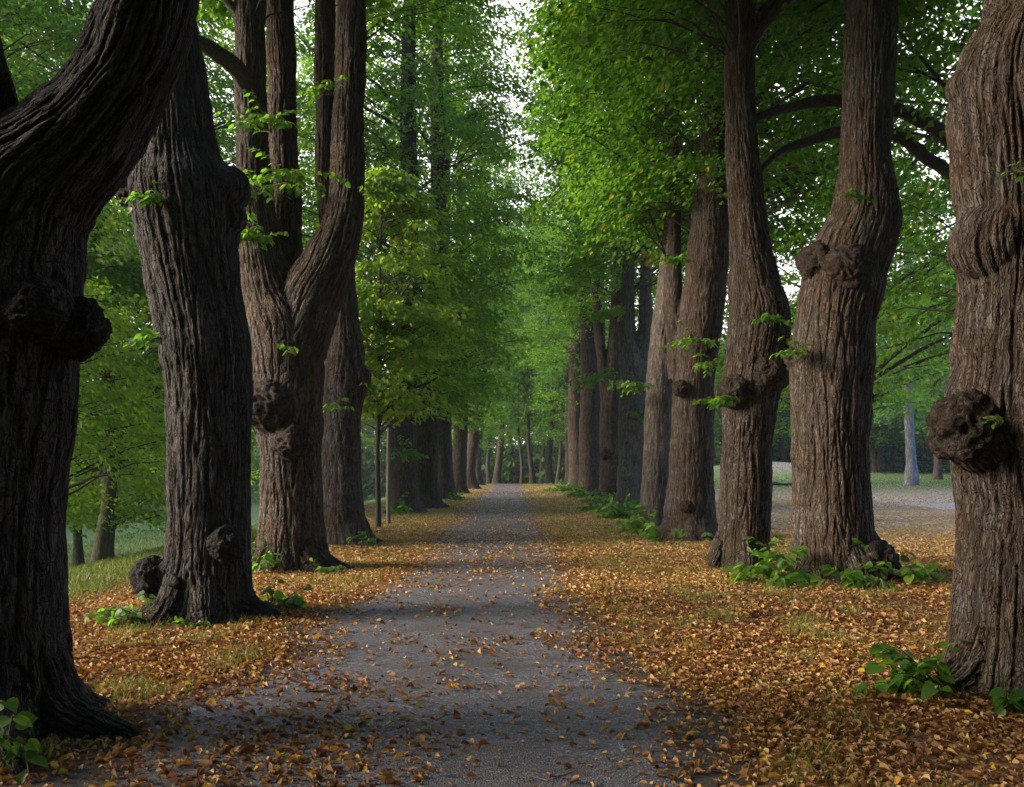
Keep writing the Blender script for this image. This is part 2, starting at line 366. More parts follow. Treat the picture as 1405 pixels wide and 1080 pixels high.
def crown(parent, axis_fn, zb, H, rx_in, rx_out, ry, ns, n_per, size, rad, side, tpl='6', mats=None, keep=None, tone0=.4, prof=None,
          low_out=0.0, low_in=0.0, low_front=0.0, flat=.13, name='crown', twigs=.4, limbs=9, wood=M_TWIG):
    """side: +1 when the path lies towards +x of this tree, -1 when towards -x, 0 free-standing."""
    C = []
    tries = 0
    while sum(map(len, C)) < ns and tries < 30:
        tries += 1
        m_ = ns * 2
        t = R.uniform(0, 1, m_) ** .9
        ph = R.uniform(0, 2 * math.pi, m_)
        u = R.uniform(0, 1, m_) ** .42
        z = zb + t * (H - zb)
        pr = (prof(t) if prof else (np.sin(math.pi * np.clip(.14 + .80 * t, 0, 1)) ** .6))
        cx, sy = np.cos(ph), np.sin(ph)
        inn = cx * side > 0 if side else np.zeros(m_, bool)
        rx = np.where(inn, rx_in, rx_out)
        z = z - (np.where(inn, low_in, low_out) * u * np.abs(cx) + low_front * np.maximum(0, -sy) * u) * (1 - t) ** 2
        ax = axis_fn(z)
        p = np.stack([ax[:, 0] + cx * rx * pr * u, ax[:, 1] + sy * ry * pr * u, z], 1)
        # ragged outline
        k_ = fbm(p * .45, 2, 21) + R.normal(0, .12, m_) > -.22 + .25 * u - .25
        if keep is not None: k_ &= keep(p)
        k_ &= p[:, 2] > ground(p[:, 0], p[:, 1]) + .3
        C.append(p[k_])
    C = np.concatenate(C)[:ns]
    ax = axis_fn(C[:, 2])
    O = C - ax; O[:, 2] = 0; O = norm(O + R.normal(0, .25, O.shape) * np.array([1, 1, 0]))
    O[:, 2] = R.normal(-.22, .18, len(C)); O = norm(O)
    mb = MB()
    tone = tone0 + .18 * fbm(C * .35, 2, 33) * 2 + R.normal(0, .07, len(C))
    sprays(mb, C, O, n_per, size, rad * R.uniform(.7, 1.3, len(C)), tpl, tone, 0, flat)
    # twigs from the axis (or a limb) out to each spray
    sel = R.uniform(0, 1, len(C)) < twigs
    for p, a, o in zip(C[sel], ax[sel], O[sel]):
        d = np.linalg.norm((p - a)[:2])
        a = axis_fn(np.array([max(zb * .85, p[2] - d * R.uniform(.25, .7))]))[0]
        mid = (a + p) / 2 + np.array([0, 0, .18 * d])
        s_ = mid * .25 + p * .75 if d > 2.2 else a
        B = bez(a, mid, p + o * rad * .7, 7)[2 if d > 2.5 else 0:]
        B = B + R.normal(0, .04, B.shape)
        mb.tube(B, np.linspace(.010 + .005 * d, .006, len(B)), 4, .5, 1)
    far_ = C[np.argsort(-np.linalg.norm((C - ax)[:, :2], axis=1))[:max(limbs * 6, 1)]]
    for q in range(limbs):
        p = far_[R.integers(len(far_))] if len(far_) else None
        a = axis_fn(np.array([p[2]]))[0]; d = np.linalg.norm((p - a)[:2])
        a = axis_fn(np.array([max(zb * .9, p[2] - d * R.uniform(.4, .9))]))[0]
        B = bez(a, (a + p) / 2 + np.array([0, 0, .22 * d]), p, 12) + np.cumsum(R.normal(0, .03, (12, 3)), 0) * (np.arange(12) > 0)[:, None]
        mb.tube(B, np.linspace(.05 + .006 * d, .012, 12), 6, .5, 1)
    return mb.build(name, [mats or M_LEAF, wood], parent)

# ------------------------------------------------------------------ trunks
def remesh(V, Fs, voxel, smooth=4):
    me = bpy.data.meshes.new('tmp'); me.from_pydata([tuple(v) for v in V], [], Fs); me.update()
    o = bpy.data.objects.new('tmp', me); col.objects.link(o)
    md = o.modifiers.new('r', 'REMESH'); md.mode = 'VOXEL'; md.voxel_size = voxel; md.use_smooth_shade = True
    if smooth:
        ms = o.modifiers.new('s', 'SMOOTH'); ms.iterations = smooth; ms.factor = .5
    dg = bpy.context.evaluated_depsgraph_get(); dg.update()
    out = bpy.data.meshes.new_from_object(o.evaluated_get(dg))
    bpy.data.objects.remove(o); bpy.data.meshes.remove(me)
    return out
_bm = bmesh.new(); bmesh.ops.create_icosphere(_bm, subdivisions=3, radius=1)
ICO_V = np.array([v.co[:] for v in _bm.verts]); ICO_F = [[v.index for v in f.verts] for f in _bm.faces]; _bm.free()
_bm = bmesh.new(); bmesh.ops.create_icosphere(_bm, subdivisions=5, radius=1)
ICO5_V = np.array([v.co[:] for v in _bm.verts]); ICO5_F = [[v.index for v in f.verts] for f in _bm.faces]; _bm.free()

def make_trunk(parent, spines, bulges, voxel, bark, seed, depth=1.0, fr=14.0, name='trunk'):
    """spines: list of (P, r) world.  One continuous surface with forks, flare and furrowed bark."""
    V = []; Fs = []; n_ = 0; S = []
    for P, r in spines:
        P, r = resample(P, r, .10)
        tv, tq = tube(P, r, 24); k = 24
        V.append(tv); Fs += (tq + n_).tolist()
        Fs.append([n_ + q for q in range(k)][::-1]); Fs.append([n_ + len(tv) - k + q for q in range(k)]); n_ += len(tv)
        S.append((P, r))
    for c, r in bulges:
        V.append(c + ICO_V * r); Fs += [[q + n_ for q in f] for f in ICO_F]; n_ += len(ICO_V)
    me = remesh(np.concatenate(V), Fs, voxel, 6)
    nv = len(me.vertices); co = np.empty(nv * 3, np.float32); me.vertices.foreach_get('co', co); co = co.reshape(-1, 3).astype(float)
    no = np.empty(nv * 3, np.float32); me.vertex_normals.foreach_get('vector', no); no = no.reshape(-1, 3)
    best = np.full(nv, 1e9); bk = np.zeros((nv, 3))
    for si, (P, r) in enumerate(S):
        T, U, B = frames(P); L = np.concatenate([[0], np.cumsum(np.linalg.norm(np.diff(P, axis=0), axis=1))]) + P[0, 2]
        for s0 in range(0, nv, 20000):
            c = co[s0:s0 + 20000]
            d2 = (c ** 2).sum(1)[:, None] + (P ** 2).sum(1)[None] - 2 * c @ P.T
            i_ = np.argmin(d2, 1); d = c - P[i_]
            sc_ = np.sqrt(np.maximum(d2[np.arange(len(c)), i_], 0)) / r[i_]
            v = L[i_] + (d * T[i_]).sum(1)
            e = np.stack([(d * U[i_]).sum(1), (d * B[i_]).sum(1)], 1); e /= np.linalg.norm(e, axis=1)[:, None] + 1e-9
            R0 = np.median(r) * (1 if si == 0 else 1)
            bb = np.stack([e[:, 0] * R0 + si * 3.7, e[:, 1] * R0, v], 1)
            w = sc_ < best[s0:s0 + 20000]
            best[s0:s0 + 20000] = np.where(w, sc_, best[s0:s0 + 20000]); bk[s0:s0 + 20000][w] = bb[w]
    q = bk + seed * 5.3
    wp = np.stack([perlin(q * np.array([3, 3, 1.1]), 41), perlin(q * np.array([3, 3, 1.1]), 42), perlin(q * 3, 43)], 1) * np.array([.015, .015, .08]) + .006 * np.stack([perlin(q * np.array([9, 9, 7]), 54), perlin(q * np.array([9, 9, 7]), 55), 0 * q[:, 0]], 1)
    q = q + wp
    n1 = np.abs(perlin(q * np.array([fr * 1.3, fr * 1.3, .9]), 44)); n2 = np.abs(perlin(q * np.array([fr * 1.7, fr * 1.7, 3.2]), 45))
    f1 = 1 - sstep(.015, .15, n1); f2 = 1 - sstep(.0, .12, n2)
    flute = perlin(q * np.array([3.2, 3.2, .35]), 46); lump = fbm(q * np.array([2.0, 2.0, 1.3]), 3, 47)
    fur = np.clip(.75 * f1 + .5 * f2, 0, 1)
    d = depth * (-.018 * f1 - .010 * f2 + .014 * flute + .048 * lump + .010 * fbm(q * np.array([11, 11, 6]), 2, 48))
    co = co + no * d[:, None]
    co -= np.array(parent.location)
    me.vertices.foreach_set('co', co.astype(np.float32).ravel())
    a = me.attributes.new('bark', 'FLOAT_VECTOR', 'POINT'); a.data.foreach_set('vector', bk.astype(np.float32).ravel())
    a = me.attributes.new('tone', 'FLOAT', 'POINT'); a.data.foreach_set('value', fur.astype(np.float32))
    me.polygons.foreach_set('use_smooth', np.ones(len(me.polygons), bool)); me.update()
    return link(name, me, bark, parent)

def burl(parent, c, r, seed, sq=(1, 1, 1), rough=.8, matl=None):
    q = ICO5_V * 1.0
    w_ = q + .25 * np.stack([perlin(q * 2 + seed, 56), perlin(q * 2 + seed, 57), perlin(q * 2 + seed, 58)], 1)
    d = .98 + rough * (.34 * fbm(w_ * 1.5 + seed * 3.1, 2, 51) + .42 * (.22 - np.abs(perlin(w_ * 3.2 + seed, 52))) + .20 * (.2 - np.abs(perlin(w_ * 8 + seed, 59))) + .10 * fbm(q * 14 + seed, 2, 53))
    me = bpy.data.meshes.new('burl'); V = q * d[:, None] * r * np.array(sq)
    me.from_pydata([tuple(v) for v in V], [], ICO5_F); me.polygons.foreach_set('use_smooth', np.ones(len(ICO5_F), bool)); me.update()
    a = me.attributes.new('bark', 'FLOAT_VECTOR', 'POINT'); a.data.foreach_set('vector', ((V * np.array([.7, .7, 4.5])) + seed).astype(np.float32).ravel())
    cav = np.clip(1.25 - sstep(.02, .22, np.abs(perlin(w_ * 3.2 + seed, 52))) * .85, 0, 1)
    a = me.attributes.new('tone', 'FLOAT', 'POINT'); a.data.foreach_set('value', cav.astype(np.float32))
    o = link('burl', me, matl or M_BARK, parent); o.location = np.array(c) - np.array(parent.location)
    return o

def shoot(parent, base, n_st, length, out, spread, lsize, n_leaf=7, droop=.5, tone=.55, name='leafy_shoot', matl=None, up=.8):
    """a small fan of leafy stems from one point."""
    mb = MB(); base = np.array(base, float)
    for s in range(n_st):
        d = np.array([out[0] + R.normal(0, spread), out[1] + R.normal(0, spread), up * R.uniform(.4, 1.2)]); d /= np.linalg.norm(d)
        L = length * R.uniform(.55, 1.15)
        a = base + R.normal(0, .03, 3) * np.array([1, 1, .3])
        e = a + d * L + np.array([0, 0, -droop * L * R.uniform(.3, .9)])
        B = bez(a, a + d * L * .65, e, 9)
        mb.tube(B, np.linspace(.006, .0025, 9), 4, .5, 1)
        k = max(2, int(n_leaf * R.uniform(.7, 1.2)))
        for q in range(k):
            t = .25 + .78 * (q + .5) / k
            i_ = min(7, int(t * 8)); p = B[i_] + (B[i_ + 1] - B[i_]) * (t * 8 - i_)
            tg = norm(B[i_ + 1] - B[i_]); sd = norm(np.cross(tg, [0, 0, 1.])) * (1 if q % 2 else -1)
            A = tg * .5 + sd * .9 + np.array([0, 0, -.45]) + R.normal(0, .25, 3)
            NN = np.array([0, -.35, 1.0]) + R.normal(0, .4, 3) + .3 * sd
            pe = p + norm(A) * .03
            mb.tube(np.array([p, pe]), [.0018, .0015], 3, .5, 1)
            put_leaves(mb, pe[None], A[None], NN[None], np.array([lsize * R.uniform(.6, 1.2)]), np.array([np.clip(tone + R.normal(0, .14), 0, .9)]), 'h', 0)
    return mb.build(name, [matl or M_LEAF, M_STEM], parent)

def tree_root(name, px, Y, label, cat='tree', group=None):
    x_ = (px - 702.5) / F * Y
    return empty(name, (x_, Y, gz(x_, Y)), label, cat, group)

def spine_px(lst, Y, ground_end=True):
    P = []; r = []
    for e in lst:
        dy = e[3] if len(e) > 3 else 0
        P.append(W(e[0], e[1], Y + dy)); r.append(e[2] / F * (Y + dy))
    P = np.array(P); r = np.array(r)
    return P, r

GAPX = lambda y: .1 + 13.0 / F * y
def keep_path(p):
    fr = .35 * fbm(p * np.array([.3, .3, .5]), 2, 61)
    g = .20 + .008 * p[:, 1] + fr + .05 * np.clip(p[:, 2] - 8, 0, 8)
    k = (np.abs(p[:, 0] - GAPX(p[:, 1])) > g) | ((R.uniform(0, 1, len(p)) < np.where(p[:, 1] > 26, .80, .5)) & (p[:, 2] > 5 + .05 * p[:, 1]))
    k &= ~((np.abs(p[:, 0] + .4) < 2.2) & (p[:, 2] < 3.0))
    return k
def keep_view(y_lim, boxes=()):
    def k(p):
        o = keep_path(p)
        u, v = proj(p)
        for (x0, y0, x1, y1) in boxes:
            o &= ~((p[:, 1] < y_lim) & (u > x0) & (u < x1) & (v > y0) & (v < y1))
        return o
    return k

AVE = 'old lime trees lining the path'
def avenue(Y, base_px, label, spines, side, voxel, bulges=(), burls=(), roots=None, crown_kw=None, seed=1, bark=None, depth=1.0, fr=15, flare=1.0, nroots=6):
    t = tree_root('lime_tree', base_px, Y, label, 'tree', AVE)
    sp = []
    for k, s in enumerate(spines):
        P, r = spine_px(s, Y)
        if k == 0:
            b = P[0].copy(); b[2] = t.location.z - .25
            P = np.vstack([b, P]); r = np.concatenate([[r[0] * 1.08], r])
        sp.append((P, r))
    P0, r0 = sp[0]
    rb = float(np.interp(t.location.z + .7, P0[:, 2], r0))
    zg = t.location.z
    rs = roots if roots is not None else [(q * 360 / nroots + R.uniform(-25, 25), R.uniform(1.25, 1.75)) for q in range(nroots)]
    roots_sp = []
    for ang, ln in rs:
        a = math.radians(ang); d = np.array([math.cos(a), math.sin(a), 0]); c = np.array([P0[0, 0], P0[0, 1], zg])
        pts = [c + d * rb * .45 + [0, 0, .75 * flare], c + d * rb * .72 + [0, 0, .38 * flare], c + d * rb * 1.02 + [0, 0, .12], c + d * rb * ln + [0, 0, -.03], c + d * rb * (ln + .75) + [0, 0, -.16]]
        roots_sp.append((np.array(pts), np.array([.32, .40, .37, .25, .10]) * rb))
    bl = [(W(bx, by, Y + bd), br / F * Y) for bx, by, br, bd in bulges] 
    for bx, by, br, bd in burls:
        c = W(bx, by, Y + bd); a = np.array([np.interp(c[2], P0[:, 2], P0[:, 0]), np.interp(c[2], P0[:, 2], P0[:, 1]), c[2]]); r_ = br / F * Y
        bl += [(c + .12 * (a - c), r_ * .93), (c + .38 * (a - c) + [0, 0, .12 * r_], r_ * 1.1), (c + .55 * (a - c) - [0, 0, .3 * r_], r_ * 1.15)]
    make_trunk(t, sp + roots_sp, bl, voxel, bark or M_BARK, seed, depth, fr)
    for q, (bx, by, br, bd) in enumerate(burls):
        burl(t, W(bx, by, Y + bd), br / F * Y, seed * 7 + q, matl=bark)
    if crown_kw:
        H = crown_kw.pop('H')
        Pt, rt = resample(P0, r0, .3)
        o = np.argsort(Pt[:, 2]); Pt = Pt[o]
        def ax(z):
            z = np.asarray(z); return np.stack([np.interp(z, Pt[:, 2], Pt[:, 0]), np.interp(z, Pt[:, 2], Pt[:, 1]), z], 1)
        crown(t, ax, H=H, side=side, **crown_kw)
    return t

def CK(Y, zb, H=None, rin=3.9, rout=5.0, ry=4.2, ns=None, low_in=0, low_out=1.0, low_front=0, keep=None, tone0=.42, tpl=None):
    s = .085 + .0011 * Y; H = H or (20 if Y < 25 else 25)
    ns = ns or int(640 * min(1.0, max(.45, 1.15 - Y / 90)))
    return dict(zb=zb, H=H, rx_in=rin, rx_out=rout, ry=ry, ns=ns, n_per=int(min(105, 1.05 * 105 * (.1 / s) ** 1.5 + 10)), size=s, rad=.62 + .004 * Y,
                tpl=tpl or ('6' if Y < 40 else '4'), keep=keep or keep_path, low_in=low_in, low_out=low_out, low_front=low_front, tone0=tone0)

T = {}
T['L1'] = avenue(5.7, -25, 'huge dark forked lime at the left edge with a thick limb curving right', [
    [(-25, 1035, 128), (-25, 960, 114), (-25, 820, 107), (-22, 680, 105), (-15, 540, 110), (-10, 430, 116), (2, 330, 112), (40, 255, 98), (93, 203, 80), (137, 155, 69), (172, 100, 64), (192, 50, 63), (206, 0, 61), (222, -100, 56), (240, -320, 46), (250, -900, 30)],
    [(-15, 350, 95), (-25, 240, 76), (-38, 150, 60), (-55, 60, 56), (-75, -60, 52), (-105, -300, 42)]],
    1, .0095, bulges=[(88, 445, 42, -.05), (60, 425, 44, -.25)], burls=[(103, 448, 40, -.12), (52, 430, 40, -.30)], roots=[(-4, 1.8), (-50, 1.75), (-110, 1.4), (170, 1.4), (60, 1.5)],
    crown_kw=CK(5.7, 9.0, low_out=.2, ns=420, ry=4.5), seed=1, fr=13, bark=M_BARKSHADE)
T['L2'] = avenue(10.2, 280, 'massive leaning lime with swollen shoulders and a round burl low on its left', [
    [(282, 850, 74), (283, 800, 61), (285, 740, 57), (287, 650, 57), (287, 560, 58), (281, 480, 61), (271, 420, 61), (262, 360, 64), (257, 310, 72), (250, 260, 74), (243, 215, 60), (239, 165, 50), (233, 100, 46), (226, 30, 42), (222, -80, 40), (225, -300, 34), (230, -700, 24)]],
    1, .0115, bulges=[(198, 255, 33, 0), (308, 262, 36, -.05), (316, 300, 24, -.05)], burls=[(209, 792, 27, -.15), (310, 746, 24, -.36), (190, 258, 30, -.16)],
    roots=[(-15, 1.9), (-70, 1.35), (-120, 1.4), (175, 1.5), (80, 1.4)], crown_kw=CK(10.2, 9.0, low_out=.2, ns=450), seed=2, fr=15, bark=M_BARKSHADE)
T['L3'] = avenue(14.8, 400, 'lime forking into several tall stems above two knobbly burls on its trunk', [
    [(400, 785, 58), (400, 740, 47), (400, 690, 42), (398, 620, 43), (395, 560, 47), (394, 500, 50), (388, 450, 50), (370, 400, 38), (357, 340, 30), (350, 260, 25), (345, 180, 22), (343, 80, 22), (342, 0, 22), (340, -150, 20), (338, -400, 15)],
    [(403, 480, 46), (424, 415, 43), (450, 360, 36), (470, 305, 27), (477, 240, 24), (479, 150, 22), (482, 60, 20), (483, -20, 20), (485, -200, 18), (490, -450, 13)],
    [(392, 430, 34, .35), (391, 370, 25, .5), (391, 280, 22, .6), (388, 180, 20, .65), (385, 60, 20, .65), (382, -60, 18, .65), (378, -320, 13, .65)],
    [(466, 340, 20, .35), (453, 280, 17, .5), (447, 180, 15, .55), (446, 60, 14, .55), (446, -100, 13, .55), (446, -330, 10, .55)]],
    1, .014, burls=[(373, 556, 34, -.38), (352, 552, 20, -.1), (401, 606, 25, -.46)], bulges=[(343, 360, 18, -.1)], crown_kw=CK(14.8, 9.4, low_out=.2, ry=3.2, ns=430), seed=3, fr=15)
T['L4'] = avenue(19.4, 472, 'straight lime half hidden behind the forked tree with a smooth shoulder stub on its right', [
    [(473, 752, 42), (470, 715, 31), (468, 640, 27), (469, 570, 27), (471, 530, 31), (472, 490, 28), (470, 430, 22), (468, 330, 16), (470, 200, 14), (472, 50, 13), (474, -260, 10)]],
    1, .026, bulges=[(491, 517, 20, -.05), (484, 535, 20, 0)], crown_kw=CK(19.4, 11.0, low_out=.2, ry=2.6, ns=170), seed=4)
T['L5'] = avenue(32.5, 557, 'dark lime with leafy shoots up its trunk behind the staked sapling', [
    [(557, 705, 27), (555, 680, 20), (553, 620, 18), (552, 560, 18), (556, 500, 18), (560, 420, 15), (562, 300, 13), (560, 150, 11), (562, 0, 9), (562, -120, 6)]],
    1, .04, crown_kw=CK(33.0, 4.1, ry=3.2, low_in=.6, low_out=1.0, tone0=.5), seed=5)
T['L6'] = avenue(36, 586, 'wide blue-grey lime trunk second beyond the staked sapling', [
    [(586, 700, 21), (585, 660, 17), (585, 600, 17), (590, 540, 16), (598, 450, 13), (602, 330, 11), (600, 200, 10), (600, 60, 8), (600, -60, 6)]],
    1, .04, crown_kw=CK(36, 4.1, low_in=.6, tone0=.45), seed=6)
T['L7'] = avenue(46, 611, 'dark lime with a mossy foot, third beyond the staked sapling', [
    [(611, 684, 17), (610, 650, 12), (608, 600, 12), (606, 520, 12), (606, 420, 10), (610, 250, 8), (612, 60, 5)]],
    1, .05, crown_kw=CK(46, 4.5, low_in=.8, tone0=.38), seed=7)
T['L8'] = avenue(56, 629, 'narrower lime on the left of the path, fourth beyond the staked sapling', [
    [(628, 675, 13), (630, 640, 10), (632, 580, 10), (632, 500, 9), (630, 400, 7), (632, 200, 4)]],
    1, .05, crown_kw=CK(56, 4.4, low_in=.8), seed=8)
T['L9'] = avenue(66, 646, 'bluish lime whose upper trunk leans out over the path near its far end', [
    [(645, 670, 12), (645, 640, 8), (650, 600, 8), (657, 560, 7), (662, 520, 6), (664, 420, 6), (664, 250, 4)]],
    1, .05, crown_kw=CK(66, 4.2, low_in=.8), seed=9)
T['L10'] = avenue(80, 656, 'last small dark lime on the left where the path meets the crest', [
    [(656, 663, 8), (655, 640, 5), (657, 600, 5), (660, 500, 4), (662, 330, 3)]],
    1, .05, crown_kw=CK(80, 3.0, low_in=1.0, rin=4.5), seed=10)

T['R1'] = avenue(6.9, 1412, 'massive brown lime at right edge of frame with a big round burl halfway up', [
    [(1412, 965, 130), (1412, 930, 116), (1413, 860, 99), (1415, 780, 93), (1415, 700, 92), (1412, 620, 99), (1408, 560, 105), (1412, 500, 98), (1414, 400, 95), (1415, 300, 91), (1412, 220, 97), (1406, 140, 101), (1410, 95, 94), (1427, 50, 82), (1434, 0, 78), (1435, -100, 80), (1440, -400, 64), (1440, -800, 40)]],
    -1, .0095, bulges=[(1335, 588, 46, -.12), (1345, 600, 50, -.16), (1325, 120, 28, 0), (1365, 340, 58, -.1)], burls=[(1326, 590, 47, -.22)], roots=[(195, 1.6), (-110, 1.55), (-55, 1.4), (20, 1.4), (100, 1.4)],
    crown_kw=CK(6.9, 9.0, low_out=.2, ns=420, ry=4.5), seed=11, fr=12)
T['R2'] = avenue(13.7, 1148, 'lime with a broken stub halfway up and a black burl at its sprouting foot', [
    [(1150, 800, 66), (1145, 770, 58), (1142, 720, 54), (1140, 640, 51), (1140, 560, 53), (1142, 500, 56), (1146, 440, 54), (1156, 390, 56), (1168, 350, 54), (1184, 308, 48), (1188, 260, 41), (1187, 210, 35), (1190, 150, 34), (1193, 80, 35), (1195, 0, 35), (1198, -150, 32), (1205, -450, 24)]],
    -1, .012, bulges=[(1190, 775, 28, -.3), (1128, 360, 27, -.05), (1130, 385, 30, 0), (1205, 298, 29, -.05), (1185, 545, 14, 0)], burls=[(1194, 780, 37, -.36), (1093, 492, 16, .1), (1162, 368, 32, -.40), (1123, 360, 27, -.12)],
    roots=[(-20, 1.4), (-80, 1.3), (200, 1.35), (130, 1.4), (50, 1.4)], crown_kw=CK(13.7, 9.0, low_out=.3), seed=12, fr=14)
T['R3'] = avenue(14.9, 1018, 'slender straight lime with a knobbly collar of burrs and small leaves halfway up', [
    [(1018, 785, 36), (1020, 740, 35), (1022, 680, 35), (1025, 610, 35), (1028, 560, 37), (1031, 525, 41), (1038, 480, 41), (1042, 430, 41), (1036, 390, 36), (1030, 340, 29), (1022, 260, 25), (1017, 180, 22), (1015, 90, 20), (1017, 0, 22), (1019, -150, 20), (1022, -450, 14)],
    [(1018, 70, 15), (1045, 26, 12), (1075, -5, 11), (1130, -60, 9)]],
    -1, .013, bulges=[(1000, 540, 17, -.1), (1068, 520, 16, 0)], burls=[(1008, 538, 22, -.28), (1052, 512, 24, -.3)], roots=[(-90, 1.05), (180, 1.1), (30, 1.15)],
    crown_kw=CK(14.9, 9.0, low_in=1.6, low_out=.2, tone0=.3), seed=13, fr=17)
T['R4'] = avenue(21, 946, 'broad lime with a flared foot and a bluish right flank behind the slender tree', [
    [(946, 742, 45), (946, 710, 36), (948, 640, 31), (950, 580, 29), (952, 520, 28), (962, 440, 30), (970, 360, 29), (976, 280, 25), (980, 200, 20), (984, 120, 16), (986, 40, 14), (990, -80, 12), (990, -260, 8)],
    [(936, 520, 20, .2), (926, 450, 13, .3), (924, 380, 11, .4), (926, 280, 9, .5), (928, 180, 7, .5)]],
    -1, .028, burls=[(934, 533, 11, -.4), (942, 695, 9, -.5)], crown_kw=CK(21, 7.4, low_in=.2, tone0=.28), seed=14, fr=15)
T['R5'] = avenue(23.6, 900, 'narrow reddish lime tucked against the broad flared one', [
    [(897, 736, 26), (899, 700, 20), (901, 640, 20), (905, 560, 20), (908, 480, 19), (914, 420, 16), (918, 360, 13), (922, 280, 11), (924, 180, 9), (926, 0, 6)]],
    -1, .03, crown_kw=CK(23.6, 7.6, low_in=.3, tone0=.32), seed=15, fr=13, bark=M_BARKP)
T['R6'] = avenue(34, 867, 'pale grey lime that forks into two smooth stems', [
    [(866, 700, 26), (867, 670, 21), (868, 620, 19), (870, 560, 21), (869, 510, 20), (860, 450, 12), (862, 380, 9), (866, 300, 8), (868, 200, 6), (868, 0, 4)],
    [(876, 520, 15), (886, 450, 11), (886, 380, 8), (888, 300, 7), (890, 200, 6), (890, 0, 4)]],
    -1, .035, crown_kw=CK(34, 8.6, low_in=.8, tone0=.38), seed=16, bark=M_BARKP, fr=11)
T['R7'] = avenue(43, 838, 'lime with a rusty knot low down, just beyond the pale forked tree', [
    [(838, 688, 20), (838, 650, 15.5), (837, 600, 14), (838, 560, 15), (841, 500, 10), (845, 420, 7), (848, 300, 6), (848, 60, 4)],
    [(834, 550, 10), (824, 480, 7), (818, 400, 6), (816, 300, 5), (815, 150, 3)]],
    -1, .045, burls=[(832, 624, 8, -.3)], crown_kw=CK(43, 9.5, low_in=1.5), seed=17)
T['R8'] = avenue(50, 812, 'wide very dark lime on the right of the path with sprouting foot', [
    [(812, 682, 22), (811, 650, 17), (810, 600, 16), (811, 540, 15), (806, 470, 10), (802, 400, 8), (800, 300, 6), (800, 100, 4)],
    [(816, 560, 11), (822, 480, 8), (824, 400, 6), (826, 250, 4)]],
    -1, .05, crown_kw=CK(50, 9.0, low_in=2.5), seed=18)
T['R9'] = avenue(64, 793, 'dark lime second from the far end of the right row', [
    [(793, 672, 15), (792, 640, 12), (790, 590, 11), (790, 520, 10), (792, 420, 7), (794, 220, 4)]],
    -1, .05, crown_kw=CK(64, 7.0, low_in=3.2), seed=19)
T['R10'] = avenue(80, 782, 'farthest lime of the right row above the green bank', [
    [(782, 664, 8), (781, 640, 6), (780, 590, 5), (779, 480, 4), (779, 320, 3)]],
    -1, .05, crown_kw=CK(80, 5.0, low_in=2.5, rin=4.5), seed=20)

def behind(px_x, Y_, lb, side, sd_):  # unseen limes added behind the camera to shade the foreground
    z0 = gz(px_x, Y_); t = empty('lime_tree', (px_x, Y_, z0), lb, 'tree', AVE)  # unseen tree added for shade, shares the avenue limes' name
    P = np.array([[px_x, Y_, z0 + q] for q in (-.3, .3, 1.2, 4, 7, 12, 19)]) + np.array([[.08 * math.sin(q * 1.7 + sd_), 0, 0] for q in range(7)])
    make_trunk(t, [(P, np.array([.75, .62, .5, .48, .42, .3, .08]))], [], .04, M_BARK, sd_, 1.0, 14)
    crown(t, lambda z: np.stack([np.full(len(z), px_x), np.full(len(z), Y_), z], 1), z0 + 5.2, z0 + 20, 4.2, 5.2, 3.6, 420, 60, .2, .95, side, '4', None, lambda p: np.abs(p[:, 0]) > .4, low_out=1.5)
behind(-3.25, .3, 'unseen lime tree added for shade just behind the viewpoint left of the path', 1, 31)
behind(3.7, .9, 'unseen lime tree added for shade just behind the viewpoint right of the path', -1, 32)
behind(-3.2, -4.8, 'second unseen lime tree added for shade behind the viewpoint left of the path', 1, 33)
behind(3.6, -4.6, 'second unseen lime tree added for shade behind the viewpoint right of the path', -1, 34)
# ------------------------------------------------------------------ other trees
def park_tree(name, X_, Y_, label, H, zb, rx, ry, r0, ns, n_per, size, rad, group, lean=(0, 0), tpl='6', mats=None, tone0=.5, bark=None, prof=None, keep=None, limbs=8, twigs=.35, flat=.15, tnoise=1.0, voxel=.06, low=0.0):
    z0 = gz(X_, Y_); t = empty(name, (X_, Y_, z0), label, 'tree', group)
    hh = np.array([-.3, 0, .4, 1.2, 3, 6, 10, 15, H * .93]); hh = hh[hh <= H * .93]
    P = np.stack([X_ + lean[0] * hh / H + .25 * np.sin(hh * .5 + X_), Y_ + lean[1] * hh / H + .2 * np.sin(hh * .4), z0 + hh], 1); P[:3, :2] = P[2, :2]
    r = r0 * np.array([1.7, 1.55, 1.2, 1.0, .92, .8, .6, .4, .12][:len(hh)])
    r[-1] = .06
    make_trunk(t, [(P, r)], [], max(.03, min(voxel, r0 * .3)), bark or M_BARK, X_ * .37, min(1, r0 * 2), 12)
    def ax(z): return np.stack([np.interp(z, P[:, 2], P[:, 0]), np.interp(z, P[:, 2], P[:, 1]), z], 1)
    crown(t, ax, z0 + zb, z0 + H, rx, rx, ry, ns, n_per, size, rad, 0, tpl, mats, keep, tone0, prof, low_out=low, low_front=low * .5, limbs=limbs, twigs=twigs, flat=flat)
    return t

